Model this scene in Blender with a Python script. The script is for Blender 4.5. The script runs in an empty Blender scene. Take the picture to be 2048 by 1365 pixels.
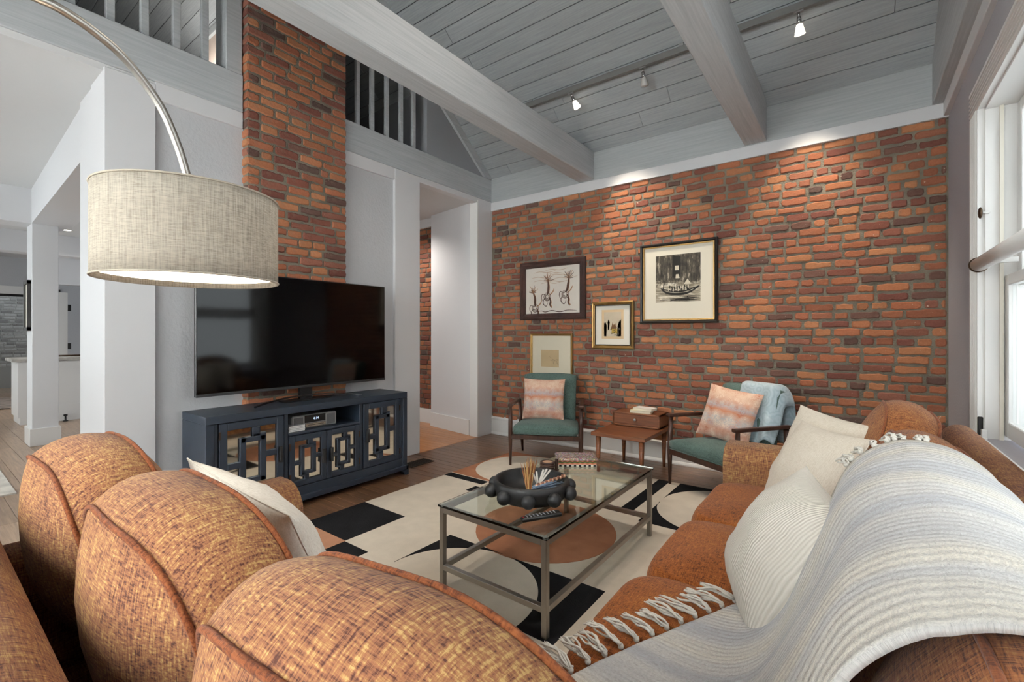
import bpy, bmesh, math, random
from mathutils import Vector, Matrix, noise
random.seed(7)
sc = bpy.context.scene
COL = sc.collection
PI = math.pi

# ------------------------------------------------------------------ camera
CAM = (3.754, -4.587, 1.28)
YAW = math.radians(36.83)
cd = bpy.data.cameras.new('camera'); cam = bpy.data.objects.new('camera', cd); COL.objects.link(cam)
cam.location = CAM; cam.rotation_euler = (PI/2, 0, YAW)
cd.sensor_width = 36; cd.lens = 916/2048*36; cd.shift_y = -13.5/2048
cd.clip_start = 0.02; cd.clip_end = 200
sc.camera = cam

# ------------------------------------------------------------------ world, light, exposure
sc.view_settings.view_transform = 'Standard'
sc.view_settings.look = 'None'
sc.view_settings.gamma = 1
sc.view_settings.use_curve_mapping = False
sc.view_settings.exposure = 0.2
w = bpy.data.worlds.new('world'); sc.world = w; w.use_nodes = True
bgn = w.node_tree.nodes['Background']; bgn.inputs[0].default_value = (.82, .9, 1, 1); bgn.inputs[1].default_value = 1.2
sc.cycles.use_denoising = True
sc.cycles.max_bounces = 8; sc.cycles.diffuse_bounces = 5; sc.cycles.glossy_bounces = 4
sc.cycles.transmission_bounces = 8; sc.cycles.transparent_max_bounces = 8
sc.cycles.sample_clamp_indirect = 6

def alight(name, loc, rot, sx, sy, power, col=(1, 1, 1)):
    l = bpy.data.lights.new(name, 'AREA'); l.shape = 'RECTANGLE'; l.size = sx; l.size_y = sy
    l.energy = power; l.color = col
    o = bpy.data.objects.new(name, l); COL.objects.link(o); o.location = loc; o.rotation_euler = rot
    return o
DAY = (.96, .98, 1)
# daylight outside the seen window; the other windows are unseen, added for fill
alight('daylight_fill_area', (4.75, -1.65, 1.7), (0, PI/2, 0), 1.9, 1.1, 13, DAY)
alight('daylight_fill_area', (4.75, -3.45, 1.75), (0, PI/2, 0), 1.9, 1.1, 28, DAY)
alight('daylight_fill_area', (1.3, -6.65, 1.9), (PI/2, 0, 0), 1.7, 2.1, 170, (1, .985, .97))
alight('daylight_fill_area', (3.3, -6.65, 1.9), (PI/2, 0, 0), 1.3, 2.1, 140, (1, .985, .97))
alight('daylight_fill_area', (-2.6, -6.65, 1.7), (PI/2, 0, 0), 2.6, 1.9, 60, DAY)
alight('daylight_fill_area', (-7.0, -6.65, 1.7), (PI/2, 0, 0), 2.6, 1.9, 60, DAY)

# ------------------------------------------------------------------ helpers
def lin(c):
    if isinstance(c, str):
        c = c.lstrip('#'); c = [int(c[i:i+2], 16)/255 for i in (0, 2, 4)]
        return tuple(x/12.92 if x <= .04045 else ((x+.055)/1.055)**2.4 for x in c)
    return tuple(c)
def rgba(c): return lin(c)+(1,)

class NT:
    def __init__(s, name):
        s.m = bpy.data.materials.new(name); s.m.use_nodes = True
        s.t = s.m.node_tree; s.n = s.t.nodes; s.b = s.n['Principled BSDF']
    def node(s, typ, **kw):
        n = s.n.new(typ)
        for k, v in kw.items(): setattr(n, k, v)
        return n
    def link(s, a, b): s.t.links.new(a, b)
    def coords(s, kind='Object', scale=(1, 1, 1), rot=(0, 0, 0), loc=(0, 0, 0)):
        tc = s.node('ShaderNodeTexCoord'); mp = s.node('ShaderNodeMapping')
        mp.inputs['Scale'].default_value = scale; mp.inputs['Rotation'].default_value = rot; mp.inputs['Location'].default_value = loc
        s.link(tc.outputs[kind], mp.inputs['Vector']); return mp.outputs[0]
    def noise(s, vec, scale, detail=4, rough=.55, dist=0):
        n = s.node('ShaderNodeTexNoise'); n.inputs['Scale'].default_value = scale
        n.inputs['Detail'].default_value = detail; n.inputs['Roughness'].default_value = rough; n.inputs['Distortion'].default_value = dist
        if vec is not None: s.link(vec, n.inputs['Vector'])
        return n.outputs['Fac']
    def ramp(s, fac, stops):
        r = s.node('ShaderNodeValToRGB'); e = r.color_ramp.elements
        while len(e) < len(stops): e.new(.5)
        for i, (p, c) in enumerate(stops):
            e[i].position = p; e[i].color = rgba(c) if isinstance(c, str) else ((c, c, c, 1) if not hasattr(c, '__len__') else tuple(c)+(1,))
        s.link(fac, r.inputs[0]); return r.outputs[0]
    def mix(s, f, a, b, mode='MIX'):
        m = s.node('ShaderNodeMix'); m.data_type = 'RGBA'; m.blend_type = mode
        for sock, v in ((m.inputs[0], f), (m.inputs[6], a), (m.inputs[7], b)):
            if isinstance(v, (int, float)): sock.default_value = v
            elif isinstance(v, (str, tuple)): sock.default_value = rgba(v)
            else: s.link(v, sock)
        return m.outputs[2]
    def math(s, op, a, b=None):
        m = s.node('ShaderNodeMath', operation=op)
        for i, v in enumerate((a, b)):
            if v is None: continue
            if isinstance(v, (int, float)): m.inputs[i].default_value = v
            else: s.link(v, m.inputs[i])
        return m.outputs[0]
    def rnd(s): return s.node('ShaderNodeObjectInfo').outputs['Random']
    def attr(s, name='Col'):
        a = s.node('ShaderNodeAttribute'); a.attribute_name = name; return a.outputs['Color']
    def color(s, c):
        if isinstance(c, (str, tuple)): s.b.inputs['Base Color'].default_value = rgba(c)
        else: s.link(c, s.b.inputs['Base Color'])
    def bump(s, h, strength=.3, dist=.01):
        b = s.node('ShaderNodeBump'); b.inputs['Strength'].default_value = strength; b.inputs['Distance'].default_value = dist
        s.link(h, b.inputs['Height']); s.link(b.outputs[0], s.b.inputs['Normal'])
    def set(s, **kw):
        for k, v in kw.items(): s.b.inputs[k.replace('_', ' ')].default_value = v
        return s

def plain(name, c, rough=.6, metal=0, spec=.5, bump=0, bscale=60, var=0):
    t = NT(name); t.set(Roughness=rough, Metallic=metal, Specular_IOR_Level=spec)
    if var:
        v = t.coords(); f = t.noise(v, 6, 5)
        l = lin(c); t.color(t.ramp(f, [(.3, tuple(x*(1-var) for x in l)), (.7, tuple(min(1, x*(1+var)) for x in l))]))
    else: t.color(c)
    if bump:
        v = t.coords(); t.bump(t.noise(v, bscale, 4), bump, .01)
    return t.m

def wood(name, dark, light, rough=.45, grain=(1.2, 22, 22), scale=2.2, rvar=.25, bump=.05, knots=False, spec=.5):
    t = NT(name); t.set(Roughness=rough, Specular_IOR_Level=spec)
    tc = t.node('ShaderNodeTexCoord'); mp = t.node('ShaderNodeMapping'); mp.inputs['Scale'].default_value = grain
    add = t.node('ShaderNodeVectorMath', operation='ADD'); t.link(tc.outputs['Object'], add.inputs[0])
    r = t.rnd(); sc_ = t.math('MULTIPLY', r, 37.0); t.link(sc_, add.inputs[1]); t.link(add.outputs[0], mp.inputs['Vector'])
    f = t.noise(mp.outputs[0], scale, 7, .62, .6)
    c = t.ramp(f, [(.28, dark), (.72, light)])
    v = t.math('ADD', t.math('MULTIPLY', r, rvar), 1-rvar/2)
    c = t.mix(1.0, c, t.comb(v), 'MULTIPLY') if hasattr(t, 'comb') else c
    t.color(c)
    if bump: t.bump(f, bump, .01)
    return t.m
def _comb(s, v):
    n = s.node('ShaderNodeCombineColor')
    for i in range(3): s.link(v, n.inputs[i])
    return n.outputs[0]
NT.comb = _comb

def fabric(name, cols, sc1=260, sc2=260, rough=.9, bump=.5, plane='XZ', st=55.0, lo=.36, bd=.004):
    """woven cloth: two crossed sets of stretched flecks"""
    t = NT(name); t.set(Roughness=rough, Specular_IOR_Level=.15)
    a = {'XZ': ((st, st, sc1), (sc2, st, st)), 'XY': ((st, sc1, st), (sc2, st, st)), 'YZ': ((st, st, sc1), (st, sc2, st)),
         'ALL': ((st, sc1, sc1), (sc2, st, st)), 'ALLY': ((sc1, st, sc1), (st, sc2, st))}[plane]
    f1 = t.noise(t.coords('Object', a[0]), 1, 3, .6); f2 = t.noise(t.coords('Object', a[1], loc=(3, 5, 7)), 1, 3, .6)
    f = t.math('MULTIPLY', t.math('ADD', f1, f2), .5)
    big = t.noise(t.coords('Object'), 5, 3)
    f = t.math('ADD', t.math('MULTIPLY', f, 1.0), t.math('MULTIPLY', t.math('SUBTRACT', big, .5), .18))
    n = len(cols); stops = [(lo+(1-2*lo)*i/(n-1), c) for i, c in enumerate(cols)]
    t.color(t.ramp(f, stops))
    t.bump(f, bump, bd)
    t.set(Sheen_Weight=.08, Sheen_Roughness=.5)
    return t.m

def mesh_obj(name, verts, faces, mat, parent=None, smooth=False, cols=None):
    me = bpy.data.meshes.new(name); me.from_pydata([tuple(v) for v in verts], [], faces); me.update()
    if smooth: me.polygons.foreach_set('use_smooth', [True]*len(me.polygons))
    if mat is not None:
        for m in (mat if isinstance(mat, (list, tuple)) else [mat]): me.materials.append(m)
    if cols is not None:
        at = me.color_attributes.new('Col', 'FLOAT_COLOR', 'POINT')
        at.data.foreach_set('color', [x for c in cols for x in (c[0], c[1], c[2], 1)])
    o = bpy.data.objects.new(name, me); COL.objects.link(o)
    if parent is not None: o.parent = parent
    return o
def bm_obj(name, bm, mat, parent=None, smooth=False, loc=None, rot=None):
    bmesh.ops.recalc_face_normals(bm, faces=bm.faces)
    me = bpy.data.meshes.new(name); bm.to_mesh(me); bm.free()
    if smooth: me.polygons.foreach_set('use_smooth', [True]*len(me.polygons))
    if mat is not None: me.materials.append(mat)
    o = bpy.data.objects.new(name, me); COL.objects.link(o)
    if parent is not None: o.parent = parent
    if loc is not None: o.location = loc
    if rot is not None: o.rotation_euler = rot
    return o
def add_box(bm, lo, hi, bev=0, seg=1, M=None):
    r = bmesh.ops.create_cube(bm, size=1)
    vs = r['verts']
    bmesh.ops.scale(bm, vec=[max(1e-5, hi[i]-lo[i]) for i in range(3)], verts=vs)
    bmesh.ops.translate(bm, vec=[(hi[i]+lo[i])/2 for i in range(3)], verts=vs)
    if bev:
        es = list({e for v in vs for e in v.link_edges})
        r = bmesh.ops.bevel(bm, geom=es, offset=bev, segments=seg, affect='EDGES', profile=.5)
        vs = r['verts']
    if M is not None: bmesh.ops.transform(bm, matrix=M, verts=list(set(vs)))
    return vs
def box(name, lo, hi, mat, parent=None, bev=0, seg=1, loc=None, rot=None):
    bm = bmesh.new(); add_box(bm, lo, hi, bev, seg)
    return bm_obj(name, bm, mat, parent, loc=loc, rot=rot)
def boxes(name, lst, mat, parent=None, bev=0, loc=None, rot=None):
    bm = bmesh.new()
    for lo, hi in lst: add_box(bm, lo, hi, bev)
    return bm_obj(name, bm, mat, parent, loc=loc, rot=rot)
def prism(name, poly, z0, z1, mat, parent=None, axis='Z', bev=0):
    """polygon (2d) extruded along an axis; axis X: poly=(y,z); Y: poly=(x,z)"""
    f = {'Z': lambda p, h: (p[0], p[1], h), 'X': lambda p, h: (h, p[0], p[1]), 'Y': lambda p, h: (p[0], h, p[1])}[axis]
    n = len(poly); vs = [f(p, z0) for p in poly]+[f(p, z1) for p in poly]
    fs = [tuple(range(n))[::-1], tuple(range(n, 2*n))]+[(i, (i+1) % n, n+(i+1) % n, n+i) for i in range(n)]
    bm = bmesh.new(); bv = [bm.verts.new(v) for v in vs]
    for q in fs: bm.faces.new([bv[i] for i in q])
    if bev: bmesh.ops.bevel(bm, geom=list(bm.edges), offset=bev, segments=1, affect='EDGES')
    return bm_obj(name, bm, mat, parent)
def tube_data(pts, r, seg=8, closed=False, cap=True):
    pts = [Vector(p) for p in pts]; n = len(pts); vs = []; fs = []
    rr = r if hasattr(r, '__len__') else [r]*n
    up = None
    for i in range(n):
        a = pts[(i-1) % n] if (closed or i > 0) else pts[i]; b = pts[(i+1) % n] if (closed or i < n-1) else pts[i]
        d = (b-a).normalized() if (b-a).length > 1e-9 else Vector((0, 0, 1))
        if up is None:
            up = d.orthogonal().normalized()
        up = (up-d*up.dot(d)); up = up.normalized() if up.length > 1e-6 else d.orthogonal().normalized()
        s = d.cross(up)
        for k in range(seg):
            an = 2*PI*k/seg; vs.append(pts[i]+(up*math.cos(an)+s*math.sin(an))*rr[i])
    for i in range(n if closed else n-1):
        for k in range(seg):
            a = i*seg+k; b = i*seg+(k+1) % seg; j = (i+1) % n
            fs.append((a, b, j*seg+(k+1) % seg, j*seg+k))
    if cap and not closed:
        fs.append(tuple(range(seg))[::-1]); fs.append(tuple(range((n-1)*seg, n*seg)))
    return vs, fs
def tube(name, pts, r, mat, parent=None, seg=8, closed=False, smooth=True):
    v, f = tube_data(pts, r, seg, closed)
    return mesh_obj(name, v, f, mat, parent, smooth)
class MB:
    def __init__(s): s.v = []; s.f = []; s.c = []
    def add(s, v, f, c=None):
        o = len(s.v); s.v += list(v); s.f += [tuple(i+o for i in q) for q in f]
        if c is not None: s.c += [c]*len(v)
    def build(s, name, mat, parent=None, smooth=False):
        return mesh_obj(name, s.v, s.f, mat, parent, smooth, s.c if s.c else None)
def lathe_data(prof, seg=32, closed=False):
    vs = []; fs = []; n = len(prof)
    for k in range(seg):
        a = 2*PI*k/seg
        for r, z in prof: vs.append((r*math.cos(a), r*math.sin(a), z))
    for k in range(seg):
        k2 = (k+1) % seg
        for i in range(n-1 if not closed else n):
            j = (i+1) % n; fs.append((k*n+i, k2*n+i, k2*n+j, k*n+j))
    return vs, fs
def lathe(name, prof, mat, parent=None, seg=32, smooth=True, closed=False):
    v, f = lathe_data(prof, seg, closed)
    o = mesh_obj(name, v, f, mat, parent, smooth)
    return o
def sphere_data(c, r, seg=16, rings=10, sq=(1, 1, 1)):
    vs = [(c[0], c[1], c[2]+r*sq[2])]; fs = []
    for i in range(1, rings):
        t = PI*i/rings
        for k in range(seg):
            a = 2*PI*k/seg; vs.append((c[0]+r*sq[0]*math.sin(t)*math.cos(a), c[1]+r*sq[1]*math.sin(t)*math.sin(a), c[2]+r*sq[2]*math.cos(t)))
    vs.append((c[0], c[1], c[2]-r*sq[2])); L = len(vs)-1
    for k in range(seg): fs.append((0, 1+k, 1+(k+1) % seg))
    for i in range(rings-2):
        for k in range(seg):
            a = 1+i*seg+k; b = 1+i*seg+(k+1) % seg; fs.append((a, a+seg, b+seg, b))
    for k in range(seg): fs.append((L, 1+(rings-2)*seg+(k+1) % seg, 1+(rings-2)*seg+k))
    return vs, fs
def tag(o, label, cat=None, group=None, kind=None):
    o['label'] = label
    if cat: o['category'] = cat
    if group: o['group'] = group
    if kind: o['kind'] = kind
    return o
def thing(name, label, cat, loc=(0, 0, 0), rz=0, group=None):
    o = bpy.data.objects.new(name, None); COL.objects.link(o); o.empty_display_size = .1
    o.location = loc; o.rotation_euler = (0, 0, rz)
    return tag(o, label, cat, group)
def struct(o, label=None):
    o['kind'] = 'structure'
    if label: o['label'] = label
    return o

# ------------------------------------------------------------------ materials
M = {}
M['white'] = plain('white_paint', '#d6d6d8', .45)
M['white2'] = plain('white_gloss_paint', '#dedddb', .3)
M['grey_wall'] = plain('grey_plaster', '#bdbec1', .8, bump=.35, bscale=45)
M['grey_wall2'] = plain('dark_grey_plaster', '#a19fa4', .85, bump=.3, bscale=70)
M['loft_wall'] = plain('loft_grey_paint', '#8e9094', .8)
M['ceil_white'] = plain('ceiling_white', '#d2d2d2', .8)
M['mortar'] = plain('mortar', '#6d665a', .95, bump=.8, bscale=90, var=.25)
M['greywood'] = wood('greywashed_plank', '#8c9194', '#a5a9ab', .6, (1.6, 40, 40), 2.4, .16, .05)
M['greybeam'] = wood('greywashed_beam', '#a4a8ab', '#bcbfc1', .6, (44, 1.4, 44), 1.6, .05, .05)
M['greybeamx'] = wood('greywashed_board', '#9ca0a2', '#b2b5b6', .6, (1.4, 44, 44), 1.6, .05, .05)
M['pinkwood'] = wood('pinkish_panel', '#a89a90', '#b9aaa0', .6, (26, 26, 1.2), 1.6, .05, .05)
M['backing'] = plain('dark_backing', '#2c2a28', .9)
M['floor'] = wood('dark_oak', '#4a3223', '#7d5a40', .28, (1.6, 30, 30), 2.0, .35, .04)
M['floor_l'] = wood('light_oak', '#8a7360', '#b59c84', .3, (1.6, 30, 30), 2.0, .3, .03)
M['floor_h'] = wood('warm_oak', '#93603a', '#bb8457', .3, (1.6, 30, 30), 2.0, .25, .03)
# brick: colour comes from the brick itself
t = NT('brick'); t.set(Roughness=.88, Specular_IOR_Level=.25)
v = t.coords('Object'); n1 = t.noise(v, 60, 6, .65); n2 = t.noise(v, 14, 4)
c = t.mix(t.ramp(n1, [(.3, .0), (.75, 1.)]), t.mix(1, t.attr(), (.8, .76, .74), 'MULTIPLY'), t.attr())
c = t.mix(t.ramp(n2, [(.6, 0.), (.74, .65)]), c, '#6e5f52')
sp = t.ramp(t.noise(v, 38, 2), [(.735, 0.), (.76, .7)])
c = t.mix(sp, c, '#c9b8a6'); t.color(c); t.bump(n1, .6, .006); M['brick'] = t.m

ORANGE = ['#6a3018', '#9c5224', '#b3652c', '#c08038']
M['sofa'] = fabric('rust_tweed', ['#503028', '#85583f', '#946945', '#b3915c'], 290, 290, plane='ALL', bump=.6, st=32, lo=.385)
M['sofa_seat'] = fabric('rust_tweed_seat', ['#452110', '#7b441e', '#894d22', '#9d652e'], 400, 400, plane='ALL', bump=.4, st=45, lo=.38)
M['sofa_y'] = fabric('rust_tweed_side', ['#523026', '#85553c', '#946640', '#b08c56'], 330, 330, plane='ALLY', bump=.5, st=38, lo=.385)
M['sofa_r'] = fabric('rust_tweed_window', ['#502c1f', '#84502f', '#925d36', '#a87d4a'], 380, 380, plane='ALL', bump=.4, st=40, lo=.38)
M['welt'] = fabric('rust_welt', ['#4f2a1c', '#7e472a', '#8f5733'], 300, 300, plane='ALL')
M['teal'] = fabric('teal_tweed', ['#2f3d3a', '#4b5e59', '#5e706a'], 420, 420, plane='ALL', bump=.4, bd=.002)
M['cream'] = fabric('cream_cotton', ['#cfc5b4', '#ddd4c5', '#e6dfd2'], 420, 420, plane='ALL', bump=.2, bd=.002)
M['offwhite'] = fabric('offwhite_linen', ['#d0c9bd', '#ded8cd', '#e8e3da'], 300, 300, plane='ALL', bump=.25, bd=.002)
M['walnut'] = wood('dark_walnut', '#2a1710', '#4a2c20', .35, (20, 20, 2), 2, .05, .03)
M['teak'] = wood('teak', '#56301c', '#834d2c', .38, (2, 24, 24), 2, .08, .03)
M['steel'] = plain('brushed_steel', '#a19d97', .38, 1, bump=.06, bscale=150)
M['navy'] = plain('navy_paint', '#252e3a', .42, bump=.04, bscale=30)
M['black'] = plain('black_plastic', '#0c0c0d', .35)
M['blackmatte'] = plain('black_clay', '#1d1d1e', .5, bump=.1, bscale=40, var=.3)
M['bronze'] = plain('bronze', '#4b3a2c', .4, .8)
M['silver'] = plain('silver_plastic', '#9a9a98', .35, .3)
M['chrome'] = plain('chrome', '#c8c8c8', .15, 1)
M['mirror'] = plain('mirror', '#d8d4cc', .04, 1)
M['screen'] = plain('tv_screen', '#020203', .07, 0, .35)
M['paper'] = plain('paper', '#e6dfd0', .8)
M['gold'] = plain('aged_gold', '#8a6b3c', .4, .7, var=.2)
M['darkframe'] = plain('black_frame', '#171310', .35)
t = NT('glass_clear'); t.set(Roughness=0, IOR=1.12, Transmission_Weight=1); t.color((.93, .97, .95)); M['pane'] = t.m
t = NT('table_glass'); t.set(Roughness=0.01, IOR=1.45, Transmission_Weight=1); t.color((.86, .95, .9)); M['glass'] = t.m
def emit(name, c, s):
    t = NT(name); t.color((0, 0, 0)); t.b.inputs['Emission Color'].default_value = rgba(c); t.b.inputs['Emission Strength'].default_value = s; return t.m

# ================================================================== STRUCTURE
X1 = 4.3; ZT = 2.865; ZB = 2.98; SL = .8; ZR = 3.27; YR = -3.35; YF = -6.4
# ---- floors with planks
floor = struct(box('floor', (0, YF, -.12), (X1, .3, -.012), M['backing']), 'dark oak plank floor of the living room')
def planks(parent, name, x0, x1, y0, y1, wd, mat, lmin, lmax, z=0, th=.012, along='X', seedn=1):
    R = random.Random(seedn); y = y0
    while y < y1-.02:
        yy = min(y+wd, y1); x = x0-R.uniform(0, lmax*.6)
        while x < x1-.02:
            L = R.uniform(lmin, lmax); a = max(x, x0); b = min(x+L, x1)
            if x1-b < .25: b = x1; L = 99
            if b-a > .05:
                bm = bmesh.new(); hx = (b-a)/2; hy = (yy-y)/2-.0012
                add_box(bm, (-hx+.0008, -hy, -th), (hx-.0008, hy, 0), .0015)
                o = bm_obj(name, bm, mat, parent)
                if along == 'X': o.location = ((a+b)/2, (y+yy)/2, z+R.uniform(-.0006, 0))
                else: o.location = ((y+yy)/2, (a+b)/2, z); o.rotation_euler = (0, 0, PI/2)
            x += L
        y = yy
planks(floor, 'plank', 0, X1, -3.5, 0, .088, M['floor'], 1.0, 2.4, seedn=3)
planks(floor, 'plank', 0, X1, YF, -3.5, .29, M['floor'], 2.0, 3.4, seedn=4)
floor_hall = struct(box('floor', (-2.6, -3.45, -.12), (0, .3, -.012), M['backing']), 'lighter warm oak floor of the hallway')
planks(floor_hall, 'plank', -2.6, -.001, -3.4, .0, .085, M['floor_h'], .8, 1.6, seedn=5)
floor_l = struct(box('floor', (-13, YF, -.12), (-.001, -3.45, -.012), M['floor_l']), 'pale oak floor of the open plan rooms')
planks(floor_l, 'plank', -6.5, -.002, -5.4, -3.45, .13, M['floor_l'], 1.2, 2.2, seedn=6)
floor_f = struct(box('floor', (-13, -3.45, -.12), (-2.6, 1.2, -.002), M['floor_l']), 'pale oak floor of the kitchen')

# ---- bricks
BR_O = ['#a6663f', '#a0603f', '#ad7046', '#98593c', '#a25f3c', '#aa6b43']
BR_R = ['#85503f', '#7d4839', '#8c5643', '#764438', '#92593f']
BR_D = ['#6a4a40', '#60453d', '#704e43', '#5c4841']
def brick_color(R):
    k = R.random()
    c = lin(R.choice(BR_O if k < .58 else BR_R if k < .92 else BR_D))
    f = R.uniform(.85, 1.1); g = sum(c)/3; return tuple(min(1, (x*.86+g*.14)*f) for x in c)
def brick_data(R, L, H, proud, depth=.03, seam=.0):
    """irregular face outline, rounded arris; local x along the wall, z up, -y out of the wall"""
    pts = []; cr = R.uniform(.006, .014)
    def side(ax, ay, bx, by, k):
        for i in range(k):
            f = (i+.5)/k; pts.append((ax+(bx-ax)*f+R.uniform(-.004, .004), ay+(by-ay)*f+R.uniform(-.0045, .0045)))
    hx, hz = L/2, H/2; k = 5 if L > .15 else 3
    j = lambda: R.uniform(-.004, .004)
    side(-hx+cr, -hz+j(), hx-cr, -hz+j(), k); pts.append((hx-cr*.3, -hz+cr*.3)); side(hx, -hz+cr, hx, hz-cr, 1); pts.append((hx-cr*.3, hz-cr*.3))
    side(hx-cr, hz+j(), -hx+cr, hz+j(), k); pts.append((-hx+cr*.3, hz-cr*.3)); side(-hx, hz-cr, -hx, -hz+cr, 1); pts.append((-hx+cr*.3, -hz+cr*.3))
    n = len(pts); vs = []
    tl = R.uniform(-.0025, .0025); tv = R.uniform(-.002, .002)
    for s, y in ((1.0, depth), (1.0, -proud+.006), (1.0, -proud)):
        for x, z in pts:
            if y == -proud:
                q = .0065; x = x-math.copysign(min(q, abs(x)), x); z = z-math.copysign(min(q, abs(z)), z)
            vs.append((x, y+(tl*x/hx+tv*z/hz if y < 0 else 0), z))
    fs = []
    for r in range(2):
        for i in range(n): fs.append((r*n+i, r*n+(i+1) % n, (r+1)*n+(i+1) % n, (r+1)*n+i))
    fs.append(tuple(range(2*n, 3*n)))
    return vs, fs
def course_layout(R, x0, x1, kind):
    x = x0; out = []
    while x < x1-.03:
        k = R.random()
        if kind == 'long': L = R.uniform(.195, .215) if k < .8 else R.uniform(.09, .15)
        elif kind == 'short': L = R.uniform(.085, .125) if k < .75 else R.uniform(.16, .205)
        else: L = R.uniform(.19, .21) if k < .5 else R.uniform(.09, .17)
        e = min(x+L, x1)
        if x1-e < .05: e = x1
        out.append((x, e)); x = e
    return out
wall_back = struct(box('wall_back', (-2.6, .0, -.1), (X1+.2, .25, 3.4), M['mortar']), 'exposed brick wall with grey mortar')
R = random.Random(11); allb = []
nrow = 38; z0 = .2; ch = (2.875-z0)/nrow
for r in range(nrow):
    kind = R.choice(['long', 'long', 'mixed', 'mixed', 'short'])
    for a, b in course_layout(R, -.02-R.uniform(0, .15), X1+.01, kind):
        a = max(a, .0); b = min(b, X1-.002)
        if b-a < .03: continue
        zc = z0+(r+.5)*ch+R.uniform(-.003, .003)
        d = math.dist(((a+b)/2, 0, zc), CAM)
        allb.append((-(b-a)*ch/d**2*(1 if zc > .75 or a < 3 else .2), (a+b)/2, zc, b-a))
allb.sort(); stuff = MB()
for i, (s, xc, zc, L) in enumerate(allb):
    vs, fs = brick_data(R, L-R.uniform(.012, .022), ch-R.uniform(.013, .021), R.uniform(.006, .013)); col = brick_color(R)
    if i < 300:
        o = mesh_obj('brick', vs, fs, M['brick'], wall_back, False, [col]*len(vs)); o.location = (xc, 0, zc)
    else: stuff.add([(x+xc, y, z+zc) for x, y, z in vs], fs, col)
for r in range(nrow):                      # the piece of the same wall seen down the hallway
    for a, b in course_layout(R, -2.6, -1.05, 'mixed'):
        vs, fs = brick_data(R, b-a-.012, ch-.012, .009)
        stuff.add([(x+(a+b)/2, y, z+z0+(r+.5)*ch) for x, y, z in vs], fs, brick_color(R))
o = stuff.build('brick', M['brick'], wall_back); o['kind'] = 'stuff'

def profile_board(name, poly, a, b, mat, axis, flip=False):
    return prism(name, poly, a, b, mat, axis=axis)
struct(prism('baseboard_back', [(0, 0), (-.028, 0), (-.028, .012), (-.02, .03), (-.016, .035), (-.016, .185), (-.022, .19), (-.022, .205), (-.012, .215), (-.008, .228), (0, .228)], 0, X1, M['white2'], axis='X'), 'white moulded baseboard under the brick wall')
struct(prism('baseboard_back', [(0, 0), (-.02, 0), (-.02, .2), (0, .2)], -2.6, -1.0, M['white2'], axis='X'), 'white baseboard under the hallway brick')
struct(box('trim_1', (0, -.025, ZT), (X1, .02, ZB-.008), M['white'], bev=.003), 'white trim board along the top of the brick wall')

# ---- ceiling: sloping planked roof
ceiling = struct(prism('ceiling', [(.3, ZR-SL*.3+.02), (YR, ZR-SL*YR+.02), (YR, ZR-SL*YR+.12), (.3, ZR-SL*.3+.12)], -6, X1+.2, M['backing'], axis='X'), 'sloping ceiling of grey washed boards')
struct(prism('ceiling', [(YR, ZR-SL*YR+.02), (YF-.2, ZR-SL*YR+.02+SL*(YF-.2-YR)), (YF-.2, ZR-SL*YR+.12+SL*(YF-.2-YR)), (YR, ZR-SL*YR+.12)], -6, X1+.2, M['greywood'], axis='X'), 'far slope of the grey board ceiling')
ang = math.atan(SL); pw = .155; R = random.Random(5)
k = 0; nrows = int(abs(YR)*math.sqrt(1+SL*SL)/pw)+1
for k in range(nrows):
    s = (k+.5)*pw; y = -s*math.cos(ang); z = ZR+s*math.sin(ang); x = -5.9-R.uniform(0, 2)
    while x < X1:
        L = R.uniform(2.2, 4.2); a = max(x, -5.9); b = min(x+L, X1+.05)
        if b-a > .1:
            bm = bmesh.new(); add_box(bm, (-(b-a)/2+.001, -pw/2+.0025, -.004), ((b-a)/2-.0015, pw/2-.0025, .018), .003)
            o = bm_obj('plank', bm, M['greywood'], ceiling, loc=((a+b)/2, y, z), rot=(-ang, 0, 0))
        x += L
struct(box('trim_2', (0, -.02, ZB-.008), (X1, .1, ZR+.01), M['greybeamx'], bev=.002), 'wide grey frieze board above the white trim')
# ---- beams
struct(box('trim_3', (1.275, YF, ZB), (1.462, -.018, 3.283), M['greybeam'], bev=.006), 'large grey beam crossing above the coffee table')
struct(box('trim_4', (2.955, YF, ZB), (3.132, -.018, 3.33), M['greybeam'], bev=.006), 'grey beam nearer the window with a lit side')
struct(box('trim_5', (4.21, YF, ZB-.01), (X1, -.018, 3.6), M['greybeam'], bev=.004), 'grey edge beam along the window wall')
struct(box('trim_6', (X1-.03, YF, 2.872), (X1+.01, -.02, ZB-.01), M['white'], bev=.003), 'white trim board along the top of the window wall')
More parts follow.
